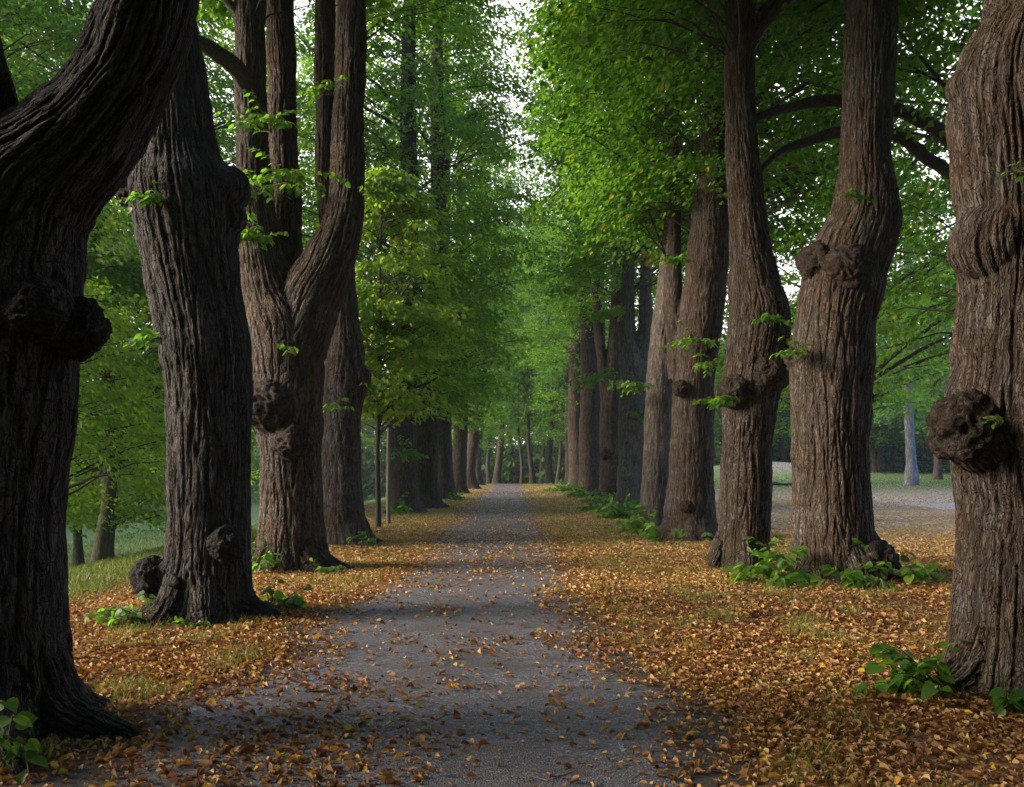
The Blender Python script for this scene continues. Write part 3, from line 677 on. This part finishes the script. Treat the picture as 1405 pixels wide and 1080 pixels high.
SL = 'trees on the slope left of the path'
def keepL(p):
    u, v = proj(p)
    o = ~((u > -60) & (u < 345) & (v > 715) & (p[:, 1] < 60))
    o &= ~((u > 335) & (u < 352) & (v > 585) & (v < 740))
    o &= ~((u > 498) & (u < 545) & (v > 555))
    o &= p[:, 0] < -4.2
    return o
park_tree('maple_tree', -11.2, 20, 'bright green broad tree on the bank seen between the two nearest left trunks', 10, 1.2, 4.3, 3.6, .16, 330, 100, .105, .62, SL, keep=keepL, tone0=.80, low=.6)
park_tree('maple_tree', -14.6, 35, 'dark trunked round tree standing on the lower lawn with leaves down to head height', 12, 1.3, 5.0, 4.5, .13, 420, 90, .13, .75, SL, keep=keepL, tone0=.62)
park_tree('maple_tree', -17.2, 37, 'spreading tree beside the round one on the lower lawn with a paler trunk', 14, 1.5, 5.0, 5, .18, 340, 80, .14, .8, SL, keep=keepL, tone0=.56)
park_tree('maple_tree', -13.4, 31, 'tall yellowish green tree on the slope showing above the swollen lime', 25, 4.5, 6.4, 5, .25, 900, 90, .125, .75, SL, keep=keepL, tone0=.60)
park_tree('maple_tree', -12.2, 46, 'slope tree showing between the swollen lime and the forked lime', 26, 3.0, 5, 5, .24, 330, 90, .135, .78, SL, keep=keepL, tone0=.58)
park_tree('maple_tree', -10.0, 55, 'light green slope tree behind the forked lime', 27, 3.5, 5.5, 5, .28, 420, 70, .17, .9, SL, keep=keepL, tone0=.62, tpl='4')
park_tree('maple_tree', -21.5, 41, 'tall tree filling the upper left corner behind the nearest trunk', 24, 5.0, 6.5, 5, .3, 650, 80, .145, .85, SL, keep=keepL, tone0=.42)
park_tree('maple_tree', -13.2, 20.6, 'dark leaning trunk on the lawn edge just right of the nearest left tree', 10, 4.5, 3.0, 3, .2, 120, 80, .11, .6, SL, keep=keepL, lean=(-2.2, 0), tone0=.5)

park_tree('maple_tree', -16.2, 28, 'high crowned slope tree showing above the limb of the nearest left trunk', 21, 7.5, 5.8, 4.5, .3, 560, 85, .13, .75, SL, keep=keepL, tone0=.45)
SR = 'park trees right of the avenue'
def keepR(p):
    u, v = proj(p)
    lim = 575 + 25 * fbm(P3(u * .02, v * 0), 2, 71)
    o = ~((u > 1055) & (u < 1310) & (v > lim)) & (p[:, 0] > 5.0)
    o &= ~((u > 1190) & (u < 1275) & (v > 548) & (p[:, 1] < 60))
    return o
ra = park_tree('lime_tree', 9.6, 16.5, 'tree hidden behind the right edge lime whose two dark limbs arch left across the leaves', 16, 4.6, 5.2, 4.6, .34, 430, 100, .105, .65, SR, keep=keepR, tone0=.30, low=1.0)
park_tree('lime_tree', 10.2, 27.5, 'leafy park tree hidden behind the trunk with the broken stub', 18, 4.2, 5.6, 5, .34, 310, 95, .125, .72, SR, keep=keepR, tone0=.42, low=1.2)
park_tree('lime_tree', 13.2, 39.5, 'farther park tree with low hanging branches behind the trunk with the broken stub', 18, 3.5, 6, 5.5, .34, 280, 80, .15, .85, SR, keep=keepR, tone0=.48, low=.8)
park_tree('lime_tree', 8.8, 56, 'small leaved tree beyond the gap beside the slender lime', 19, 2.5, 4.5, 5, .3, 330, 70, .17, .9, SR, keep=keepR, tone0=.45, tpl='4', low=.5)
def limb(parent, pts, r):
    P, rr = resample(np.array([W(*p) for p in pts]), np.array(r), .12)
    P = P + np.stack([.05 * perlin(P * 1.3, 81), .05 * perlin(P * 1.3, 82), .05 * perlin(P * 1.3, 83)], 1)
    make_trunk(parent, [(P, rr)], [], .022, M_TWIG, 3.3, .35, 12, 'branch')
limb(ra, [(1432, 330, 16.5), (1310, 198, 16.2), (1255, 160, 16), (1200, 142, 15.8), (1140, 138, 15.6), (1090, 145, 15.4), (1045, 158, 15.2), (1005, 180, 15.2)], [.17, .13, .12, .11, .10, .085, .07, .05])
limb(ra, [(1432, 400, 16.5), (1312, 250, 16.2), (1270, 215, 16), (1225, 185, 15.8), (1150, 182, 15.6), (1100, 197, 15.4), (1060, 216, 15.2), (1030, 245, 15.2)], [.15, .12, .11, .10, .095, .08, .06, .04])
limb(T['L3'], [(345, 130, 14.8), (322, 92, 14.4), (300, 75, 14.1), (275, 58, 13.8), (235, 50, 13.5)], [.17, .14, .12, .10, .08])

# birch, spruce and the far side of the lawn
FR = 'trees along the far edge of the lawn'
bt = tree_root('birch_tree', 1249, 62, 'tall pale grey straight trunk standing alone on the far lawn', 'tree', FR)
P = np.array([W(1251, 668, 62), W(1251, 655, 62), W(1250, 630, 62), W(1248, 590, 62), W(1246, 540, 62), W(1245, 400, 62), W(1245, 250, 62)])
make_trunk(bt, [(P, np.array([.55, .46, .33, .30, .29, .25, .10]))], [], .05, M_BIRCH, 2.2, .5, 8)
crown(bt, lambda z: np.stack([np.full(len(z), P[3, 0]), np.full(len(z), 62.0), z], 1), 7.5, 20, 3.6, 3.6, 3.6, 240, 70, .18, .85, 0, '4', M_LEAF2, None, .55)
ftr = [(1283, 72, .30, 17, 3.6, 5, 'dark slim trunk on the far lawn between the grey birch and the burl'),
       (1197, 88, .22, 9, 3.0, 4, 'small round dark green tree in front of the far wood'),
       (1210, 92, .2, 8, 3.0, 3, 'thin twin of the small round tree on the far lawn'),
       (1075, 96, .3, 17, 3.0, 6, 'bushy tree on the brown mound beyond the lawn'),
       (1120, 100, .3, 19, 3.5, 6, 'tall far tree behind the trunk with the broken stub'),
       (1310, 98, .3, 18, 2.5, 6, 'far lawn tree just left of the right edge trunk'),
       (1350, 84, .3, 18, 3.0, 6, 'far lawn tree hidden behind the right edge trunk'),
       (1240, 108, .3, 20, 2.5, 6, 'far tree rising behind the grey birch'),
       (822, 95, .3, 16, 1.2, 5, 'low leafed far tree glimpsed between the dark trunks of the right row'),
       (868, 90, .3, 16, 1.2, 5, 'far tree behind the pale forked lime'),
       (1172, 112, .3, 20, 2.5, 6, 'far tree beside the bluish spruce')]
for px, Y_, r0, H_, zb_, rx_, lb in ftr:
    park_tree('distant_tree', (px - 702.5) / F * Y_, Y_, lb, H_, zb_, rx_, rx_, r0, 170 if rx_ > 3.5 else 90, 60, .27 if rx_ > 3.5 else .2, 1.15 if rx_ > 3.5 else .7, FR, tpl='4', mats=M_LEAF2, tone0=.42, limbs=4, twigs=.15, voxel=.09)
park_tree('spruce_tree', (1222 - 702.5) / F * 96, 96, 'dark bluish spruce at the far side of the lawn beside the grey birch', 13, .5, 3.6, 3.6, .22, 260, 60, .22, .8, FR, tpl='4', mats=M_NEEDLE, prof=lambda t: np.clip(1.02 - t, 0, 1) ** .9, limbs=0, twigs=.2, tone0=.5, flat=.08)
# trees that close the view at the end of the path
FE = 'trees beyond the end of the path'
for px, Y_, r0, H_, zb_, rx_, tn, lb in [
        (617, 92, .35, 17, 3.5, 5, .4, 'thick trunk seen in the gap left of the path end'),
        (685, 100, .42, 27, 6.5, 6, .35, 'bluish trunk nearest the middle of the path end'),
        (713, 104, .20, 24, 6.5, 5, .5, 'thin dark trunk at the middle of the path end'),
        (728, 98, .28, 28, 7.0, 6, .4, 'straight dark trunk just right of the path end'),
        (756, 92, .38, 25, 6.0, 6, .3, 'stout trunk on the green bank right of the path end'),
        (767, 108, .25, 24, 5.0, 6, .35, 'slim bluish trunk beside the stout one on the bank'),
        (700, 128, .35, 29, 6.0, 7, .6, 'pale far tree closing the view down the avenue'),
        (672, 118, .3, 26, 5.0, 6, .65, 'yellowish tree low down left of the path end'),
        (745, 125, .3, 28, 6.0, 7, .55, 'tall pale tree behind the trunks at the path end')]:
    park_tree('distant_tree', (px - 702.5) / F * Y_, Y_, lb, H_, zb_, rx_, rx_, r0, 330, 70, .25, 1.15, FE, tpl='4', mats=M_LEAF2, tone0=tn, limbs=4, twigs=.15, voxel=.09)

# far-off wood closing horizon gaps, plus unseen clumps added to shade the foreground
mb = MB()
ang = np.concatenate([R.uniform(-1.25, 1.25, 2600), R.uniform(2.1, 4.1, 900)]); d = np.concatenate([R.uniform(128, 175, 2600), R.uniform(48, 62, 900)])  # rear arc is unseen, added to block low sky behind the camera
C = np.stack([np.sin(ang) * d, np.cos(ang) * d, np.zeros(3500)], 1)
C[:, 2] = ground(C[:, 0], C[:, 1]) + R.uniform(0, 1, 3500) ** .8 * np.where(C[:, 1] < 0, 1.5, 1) * (13 + 5 * fbm(C * .03, 2, 91))
u, v = proj(C)
O = R.normal(0, 1, C.shape); O[:, 2] = -.3
C2 = np.stack([R.uniform(-62, -30, 700), R.uniform(34, 120, 700), np.zeros(700)], 1); C2[:, 2] = ground(C2[:, 0], C2[:, 1]) + R.uniform(.2, 8, 700)
C2[:, 2] += R.uniform(0, 6, 700) * (C2[:, 1] > 60)
C3 = np.stack([R.uniform(-34, 44, 1200), R.uniform(126, 150, 1200), np.zeros(1200)], 1); C3[:, 2] = ground(C3[:, 0], C3[:, 1]) + R.uniform(.2, 17, 1200) * np.where(np.abs(C3[:, 0] - 2.5) < 6, .25, 1)
C4 = np.stack([R.uniform(13, 24, 500), R.uniform(-26, 8.5, 500), np.zeros(500)], 1); C4[:, 2] = ground(C4[:, 0], C4[:, 1]) + R.uniform(.5, 17, 500)  # unseen foliage right of the camera, added to darken the near trunks
C5 = np.stack([R.uniform(-26, -13, 620), R.uniform(-26, .8, 620), np.zeros(620)], 1); C5[:, 2] = ground(C5[:, 0], C5[:, 1]) + R.uniform(.5, 16, 620)  # unseen foliage behind and left, added to shade the foreground
C6 = np.stack([R.uniform(-12, 14, 350), R.uniform(-34, -24, 350), np.zeros(350)], 1); C6[:, 2] = R.uniform(.5, 17, 350)  # unseen foliage behind the camera, added to cut light from the rear
C7 = np.stack([R.uniform(22, 75, 900), R.uniform(108, 126, 900), np.zeros(900)], 1); C7[:, 2] = ground(C7[:, 0], C7[:, 1]) + R.uniform(.2, 15, 900)
CX = np.concatenate([C2, C3, C4, C5, C6, C7])
C = np.concatenate([C, CX]); O = np.concatenate([O, R.normal(0, 1, CX.shape)])
sprays(mb, C, O, 44, .75, 2.6, '4', .5 + .5 * fbm(C * .06, 2, 92), 0, .3)
w = mb.build('distant_wood_and_shade_clumps', [M_LEAF2, M_TWIG]); tag(w, 'hazy green wood closing the horizon behind the lawns, with unseen foliage added for shade', 'wood', kind='stuff')

# ------------------------------------------------------------------ sapling and its stake
t = tree_root('sapling', 519, 24.6, 'young thin lime sapling with bright leaves beside the wooden stake', 'tree')
P = np.array([W(519, 732, 24.6), W(519, 690, 24.6), W(518, 620, 24.6), W(521, 540, 24.6), W(522, 460, 24.6), W(521, 380, 24.6), W(523, 300, 24.6), W(524, 240, 24.6)])
make_trunk(t, [(P, np.array([.085, .072, .065, .06, .05, .042, .03, .015]))], [], .016, M_TWIG, 4.4, .12, 20)
crown(t, lambda z: np.stack([np.interp(z, P[:, 2], P[:, 0]), np.full(len(z), 24.6), z], 1), 2.9, 9.2, 2.3, 1.8, 1.9, 230, 60, .125, .45, 1, '6', None, None, .82, lambda t_: np.sin(math.pi * np.clip(.22 + .75 * t_, 0, 1)) ** .7, twigs=.6, limbs=3)  # leaf tone raised in place of sunlight that is blocked here
Ys = 25.8
mb = MB(); b = W(533, 640, Ys); zg = gz(b[0], Ys)
mb.tube(np.array([[b[0], Ys, zg - .3], [b[0], Ys, zg + 1.2], [b[0] + .01, Ys, zg + 2.6], [b[0] + .01, Ys, zg + 2.66]]), [.062, .06, .055, .03], 10, .5, 0)
s = mb.build('wooden_stake', [M_WOOD], smooth=True); tag(s, 'grey wooden support post beside the young sapling', 'stake')

# fallen branch on the lawn
mb = MB(); b = W(1080, 664, 60); b[2] = gz(b[0], 60)
mb.tube(np.array([b + [-1.6, .2, .05], b + [-.8, 0, .12], b + [0, .1, .10], b + [.9, 0, .16], b + [1.6, -.1, .32]]), [.04, .07, .09, .11, .10], 8, .5, 0)
mb.tube(np.array([b + [-.3, 0, .1], b + [-.9, -.5, .25], b + [-1.5, -.9, .12]]), [.05, .035, .02], 6, .5, 0)
mb.tube(np.array([b + [.3, 0, .1], b + [.2, -.5, .2], b + [-.2, -1.0, .1]]), [.05, .035, .02], 6, .5, 0)
s = mb.build('fallen_branch', [M_TWIG], smooth=True); tag(s, 'dark broken branch lying on the lawn beyond the slender lime', 'branch')

# ------------------------------------------------------------------ sprouts on trunks and at their feet
def foot(tr, px, Y_, n_st, length, out, lsize, spread=.5, n_leaf=7, tone=.5, up=.8, lift=0.0):
    x_ = (px - 702.5) / F * Y_
    shoot(T[tr], (x_, Y_, gz(x_, Y_) + .02 + lift), int(n_st * 1.35 + .5), length, out, spread * 1.15, lsize * .84, n_leaf, .45, tone, up=up)
foot('R2', 1085, 13.0, 16, .85, (-.5, -.5), .15, .7, 8)
foot('R2', 1040, 13.2, 8, .6, (-.7, -.3), .14, .5, 6)
foot('R2', 1160, 12.75, 12, .6, (.1, -.7), .14, .6, 6)
foot('R2', 1215, 13.1, 14, .75, (.7, -.3), .15, .5, 6)
foot('R2', 1075, 14.2, 6, 1.3, (-.3, .1), .12, .4, 8, up=1.2)
foot('R1', 1290, 6.6, 14, .55, (-.8, -.3), .115, .45, 6, .42)
foot('R1', 1378, 6.25, 8, .42, (.1, -.8), .11, .4, 5, .2)
foot('L2', 196, 9.7, 13, .55, (-.7, -.3), .11, .5, 6, .62)
foot('L2', 375, 10.6, 8, .5, (.6, -.4), .12, .5, 5, .45)
foot('L2', 270, 9.55, 7, .22, (0, -.8), .07, .7, 4, .4)
foot('L3', 372, 14.2, 5, .55, (-.2, -.7), .16, .4, 5, .6, up=1.3)
foot('L3', 345, 14.6, 6, .9, (-.6, -.2), .13, .4, 6, .6, up=1.3)
foot('L3', 440, 14.2, 5, .4, (.3, -.6), .13, .4, 4, .4)
foot('L4', 500, 18.9, 6, .5, (.5, -.5), .13, .4, 5, .4)
foot('L1', 20, 5.15, 7, .4, (.1, -.9), .10, .4, 5, .4, lift=.1)
foot('R4', 905, 20.2, 9, .8, (-.5, -.5), .16, .5, 7, .55)
foot('R4', 975, 20.3, 6, .4, (.4, -.6), .13, .4, 5, .5)
foot('R5', 888, 22.8, 14, .9, (-.6, -.5), .17, .6, 8, .6)
foot('R6', 850, 29.5, 22, 1.0, (-.4, -.5), .2, .9, 8, .45)
foot('R6', 835, 33, 12, 1.0, (-.6, -.4), .2, .7, 7, .4)
foot('R7', 826, 41, 12, .9, (-.5, -.5), .22, .7, 7, .35)
foot('R8', 797, 48.5, 14, 1.1, (-.5, -.6), .25, .8, 7, .35)
foot('R9', 776, 60, 16, 1.4, (-.4, -.6), .28, .9, 7, .45)
foot('L5', 548, 31.4, 9, 1.0, (.1, -.8), .2, .4, 7, .45, up=1.2)
foot('L7', 625, 45, 9, .7, (.4, -.6), .2, .6, 6, .2)
def on_trunk(tr, px, py, Y_, n_st, length, out, lsize, n_leaf=6, tone=.45, up=.2, droop=.5, spread=.35, **k):
    shoot(T[tr], W(px, py, Y_), int(n_st * 1.8 + .5), length, out, spread * 1.2, lsize * .72, int(n_leaf * 1.3), droop, tone, up=up, **k)
on_trunk('L2', 205, 275, 9.75, 9, .38, (.1, -.8), .09, tone=.35, spread=.6)
on_trunk('L2', 218, 465, 9.7, 5, .3, (-.6, -.5), .09, tone=.35)
on_trunk('L3', 370, 180, 14.2, 10, .9, (-.1, -.7), .125, 8, .45)
on_trunk('L3', 395, 250, 14.2, 14, .9, (.1, -.7), .125, 9, .45, spread=.6)
on_trunk('L3', 350, 330, 14.2, 14, .8, (-.1, -.7), .125, 9, .5, spread=.6)
on_trunk('L3', 345, 270, 14.2, 10, .8, (-.3, -.6), .125, 8, .3, spread=.6)
on_trunk('L3', 455, 130, 14.4, 6, .6, (-.2, -.6), .12, 6, .5)
on_trunk('L3', 498, 265, 14.6, 5, .5, (.6, -.4), .12, 5, .35)
on_trunk('L3', 402, 480, 14.1, 2, .25, (.1, -.7), .15, 3, .6)
on_trunk('L4', 452, 560, 18.9, 4, .6, (.2, -.6), .14, 5, .6)
on_trunk('L4', 500, 530, 19.3, 3, .5, (.7, -.4), .13, 4, .5)
on_trunk('R3', 1000, 548, 14.3, 11, .5, (-.4, -.6), .11, 7, .5)
on_trunk('R3', 1048, 440, 14.3, 6, .4, (.1, -.7), .11, 5, .4)
on_trunk('R3', 1078, 470, 14.6, 5, .4, (.4, -.6), .11, 5, .4)
on_trunk('R2', 1096, 485, 13.4, 6, .4, (-.5, -.5), .11, 5, .45)
on_trunk('R2', 1160, 270, 13.1, 5, .35, (0, -.7), .1, 5, .25)
on_trunk('R4', 975, 500, 20.4, 9, .8, (.2, -.7), .14, 8, .6)
on_trunk('R4', 960, 470, 20.4, 7, .8, (-.2, -.6), .14, 7, .6)
on_trunk('R4', 935, 360, 20.5, 7, .6, (-.3, -.6), .14, 6, .4)
on_trunk('R5', 885, 530, 23, 9, 1.0, (-.6, -.4), .16, 7, .45)
on_trunk('R6', 858, 430, 33.4, 12, 1.5, (-.7, -.4), .2, 8, .6)
on_trunk('R6', 852, 520, 33.4, 9, 1.9, (-.8, -.3), .2, 8, .4)
on_trunk('R6', 880, 570, 33.4, 8, .9, (.1, -.7), .2, 7, .4)
on_trunk('R6', 888, 352, 33.2, 5, .8, (0, -.7), .22, 6, .8, droop=1.2, name='yellowed_shoot', matl=M_YELLOW)
on_trunk('L5', 556, 620, 31.8, 9, .9, (.2, -.7), .2, 7, .5)
on_trunk('L7', 612, 560, 45.2, 12, 1.4, (.1, -.7), .24, 8, .35, spread=.6)
on_trunk('L8', 640, 580, 55.3, 12, 1.6, (.2, -.7), .26, 8, .4, spread=.6)
on_trunk('R1', 1385, 240, 6.3, 3, .18, (0, -.8), .07, 4, .3)
on_trunk('R1', 1350, 575, 6.25, 2, .12, (0, -.8), .06, 2, .75)

# ------------------------------------------------------------------ leaf litter and grass
def litter():
    mb = MB()
    def batch(n_, x0, x1, y0, y1, s0, s1, dens, lift, tpl):
        x = R.uniform(x0, x1, n_); y = R.uniform(y0, y1, n_)
        k = R.uniform(0, 1, n_) < dens(x, y); x = x[k]; y = y[k]
        m_ = len(x)
        P = np.stack([x, y, ground(x, y) + .012 + R.uniform(0, lift, m_) ** 1.2], 1)
        th = R.uniform(0, 2 * math.pi, m_)
        A = np.stack([np.cos(th), np.sin(th), R.normal(0, .34, m_)], 1)
        NN = np.stack([R.normal(0, .5, m_), R.normal(0, .5, m_), np.ones(m_)], 1)
        w = fbm(P3(x * .5, y * .5), 2, 101)
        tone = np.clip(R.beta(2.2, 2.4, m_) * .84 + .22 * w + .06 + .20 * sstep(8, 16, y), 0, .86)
        r_ = R.uniform(0, 1, m_)
        near = np.where(y < 12, 1.0, 1.4)
        tone = np.where(r_ < .075 * near, R.uniform(.87, .92, m_), tone); tone = np.where(r_ < .022 * near, R.uniform(.94, .965, m_), tone)
        tone = np.where(r_ > .992, R.uniform(.97, 1, m_), tone)
        dr = sstep(13, 24, y) * sstep(5, 8, x); tone = np.where(R.uniform(0, 1, m_) < dr, R.uniform(.76, .86, m_), tone)  # paler leaves on the right lawn, part of its painted sky brightness
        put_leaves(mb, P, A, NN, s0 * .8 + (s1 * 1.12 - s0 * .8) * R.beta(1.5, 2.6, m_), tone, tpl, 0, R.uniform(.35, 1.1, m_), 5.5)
    def dens(x, y):
        on = (x > pathL(y) - .05) & (x < pathR(y) + .05)
        e = np.minimum(x - pathL(y), pathR(y) - x)
        cl = fbm(P3(x * 1.1, y * 1.1), 3, 102)
        dp = .028 + .16 * sstep(.5, 0, e) + (.07 + .28 * sstep(7, 10, y) + .22 * sstep(-.9, -1.4, x)) * sstep(.12, .5, cl) + .35*np.exp(-(((x + 1.25) / .55) ** 2 + ((y - 5.0) / 1.0) ** 2)) + .10 * sstep(10, 22, y)
        do = .47 + 1.35 * fbm(P3(x * .7, y * .7), 3, 103)
        do = np.clip(do, .22, 1)
        so = np.exp(-(((x + 2.0) / .8) ** 2 + ((y - 5.1) / .75) ** 2))
        do = do * (1 - .9 * so) * sstep(-.05, .35, np.where(on, 1, -e)) + np.where(on, 0, .1)
        do = do * np.where(x < -5.8, sstep(-8.5, -5.8, x), 1)
        do = do * np.where((y > 12) & (x < 7), .80, 1)
        return np.where(on, dp, do)
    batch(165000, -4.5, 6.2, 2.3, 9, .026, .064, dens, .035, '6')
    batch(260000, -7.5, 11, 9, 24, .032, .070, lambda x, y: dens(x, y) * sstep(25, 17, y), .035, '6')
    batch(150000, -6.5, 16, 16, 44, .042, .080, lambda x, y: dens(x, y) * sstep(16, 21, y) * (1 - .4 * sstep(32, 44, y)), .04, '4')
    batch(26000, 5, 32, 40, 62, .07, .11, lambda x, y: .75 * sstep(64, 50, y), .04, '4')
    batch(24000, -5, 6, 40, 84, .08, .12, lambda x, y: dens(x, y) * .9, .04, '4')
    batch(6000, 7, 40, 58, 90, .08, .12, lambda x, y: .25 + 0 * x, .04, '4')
    o = mb.build('fallen_leaves', [M_LITTER]); tag(o, 'carpet of brown, orange and yellow fallen leaves over ground and path edges', 'leaves', kind='stuff')
litter()
def grass():
    mb = MB()
    def batch(n_, x0, x1, y0, y1, h0, h1, wd, dens, tone0):
        x = R.uniform(x0, x1, n_); y = R.uniform(y0, y1, n_)
        k = R.uniform(0, 1, n_) < dens(x, y); x = x[k]; y = y[k]; m_ = len(x)
        P = np.stack([x, y, ground(x, y) - .005], 1); h = R.uniform(h0, h1, m_)
        th = R.uniform(0, 2 * math.pi, m_); S = np.stack([np.cos(th), np.sin(th), 0 * th], 1)
        D = np.stack([R.normal(0, .45, m_), R.normal(0, .45, m_), np.ones(m_)], 1)
        D2 = D + np.stack([R.normal(0, .5, m_), R.normal(0, .5, m_), -.25 * np.ones(m_)], 1)
        w = wd * R.uniform(.7, 1.3, m_)
        mid = P + D * (h * .55)[:, None]; tip = mid + norm(D2) * (h * .5)[:, None]
        V = np.stack([P - S * w[:, None], P + S * w[:, None], mid + S * (w * .8)[:, None], mid - S * (w * .8)[:, None], tip], 1)
        V = np.concatenate([V, tip[:, None] + S[:, None] * .001], 1)
        Q = (np.arange(m_) * 6)[:, None, None] + np.array([[0, 1, 2, 3], [3, 2, 5, 4]])
        tone = np.clip(tone0 + R.normal(0, .22, m_) + .25 * fbm(P3(x * .6, y * .6), 2, 111), 0, 1)
        mb.add(V.reshape(-1, 3), Q.reshape(-1, 4), np.repeat(tone, 6))
    def offp(x, y): return np.where((x > pathL(y) - .25) & (x < pathR(y) + .2), 0.0, 1.0)
    def clump(x, y): return offp(x, y) * sstep(.04, .36, fbm(P3(x * 1.6, y * 1.6), 2, 112))
    batch(150000, -5.5, 6.2, 2.8, 12, .05, .15, .0022, lambda x, y: clump(x, y) * .8, .55)
    batch(120000, -6.5, 6.5, 12, 32, .05, .12, .004, lambda x, y: offp(x, y) * np.clip(.25 + .9 * fbm(P3(x * .8, y * .8), 2, 113), 0, 1) * 1.0, .66)
    batch(50000, -5.5, 6, 32, 84, .06, .13, .008, lambda x, y: offp(x, y) * .4, .8)
    batch(60000, -9, -5.2, 8, 32, .08, .2, .005, lambda x, y: sstep(-5.0, -6.3, x), .28)
    batch(40000, -22, -8, 16, 60, .08, .18, .010, lambda x, y: 1 + 0 * x, .1)
    batch(50000, 7, 42, 50, 100, .05, .10, .014, lambda x, y: sstep(54, 64, y), .15)
    o = mb.build('grass', [M_GRASS]); tag(o, 'short grass growing through the leaf litter and on the lawns', 'grass', kind='stuff')
grass()
# thin litter twigs on the path
mb = MB()
for q in range(260):
    y_ = 2.8 + 12 * R.uniform(0, 1) ** 1.5; x_ = R.uniform(-2.6, 1.6); L = R.uniform(.04, .22); th = R.uniform(0, math.pi)
    a = np.array([x_, y_, gz(x_, y_) + .02]); d = np.array([math.cos(th), math.sin(th), 0]) * L
    mb.tube(np.array([a, a + d * .5 + R.normal(0, .012, 3) * [1, 1, .4], a + d]), [.003, .003, .002], 4, .5, 0)
o = mb.build('fallen_twigs', [M_WOOD]); tag(o, 'scattered thin dried twigs lying on path and leaves', 'twigs', kind='stuff')

# ------------------------------------------------------------------ light, sky, camera
SUN_EL, SUN_AZ = 21.0, 187.0        # azimuth: direction towards the sun, degrees ccw from +x (180 = left of the picture)
az, el = math.radians(SUN_AZ), math.radians(SUN_EL)
sd = np.array([math.cos(az) * math.cos(el), math.sin(az) * math.cos(el), math.sin(el)])
from mathutils import Vector
L = bpy.data.lights.new('sun', 'SUN'); L.energy = 4.3; L.angle = math.radians(30); L.color = (1, .80, .58)
so = bpy.data.objects.new('sun', L); col.objects.link(so); so.location = (-30, 0, 30)
so.rotation_euler = Vector(sd).to_track_quat('Z', 'Y').to_euler()
w = bpy.data.worlds.new('World'); sc.world = w; w.use_nodes = True
nt = w.node_tree; bg = nt.nodes['Background']
sky = nt.nodes.new('ShaderNodeTexSky'); sky.sky_type = 'NISHITA'; sky.sun_disc = False
sky.sun_elevation = el; sky.sun_rotation = math.pi / 2 - az
sky.air_density = 1.3; sky.dust_density = 1.0; sky.ozone_density = 3.0
n = N(nt); tc = n('ShaderNodeTexCoord').outputs['Generated']
sx = n('ShaderNodeSeparateXYZ'); n.l(tc, sx.inputs[0])
cl = n.math('ADD', n.noise(tc, 2.2, 6, .6), n.math('MULTIPLY', sx.outputs[1], .75))
cool = n.mix(sky.outputs[0], (.76, .93, 1.30), 1.0, 'MULTIPLY')
nt.links.new(n.mix(cool, (8.5, 8.2, 8.8), n.ramp(cl, [(.55, 0.0), (.95, 1.0)])), bg.inputs[0]); bg.inputs[1].default_value = .13

bpy.ops.mesh.primitive_cube_add(size=1, location=(0, 80, 15))
hz = bpy.context.object; hz.name = 'haze'; hz.scale = (560, 300, 40); tag(hz, 'thin blue evening haze under the trees', 'haze', kind='stuff')
m, nt = mat('haze_air'); v = nt.nodes.new('ShaderNodeVolumePrincipled'); o = nt.nodes.new('ShaderNodeOutputMaterial'); nt.links.new(v.outputs[0], o.inputs['Volume'])
v.inputs['Color'].default_value = (.80, .90, 1, 1); v.inputs['Density'].default_value = .0004; hz.data.materials.append(m)
cam = bpy.data.cameras.new('camera'); cam.sensor_width = 36; cam.lens = 36 * F / 1405; cam.shift_y = 100 / 1405
cam.clip_start = .1; cam.clip_end = 2000
co = bpy.data.objects.new('camera', cam); col.objects.link(co); co.location = (0, 0, EYE); co.rotation_euler = (math.radians(90), 0, 0)
sc.camera = co
vs = sc.view_settings; vs.view_transform = 'Standard'; vs.look = 'None'; vs.exposure = 1.35; vs.gamma = 1
cy = sc.cycles
cy.max_bounces = 7; cy.diffuse_bounces = 4; cy.glossy_bounces = 2; cy.transmission_bounces = 5; cy.transparent_max_bounces = 4
cy.use_denoising = True; cy.sample_clamp_indirect = 6
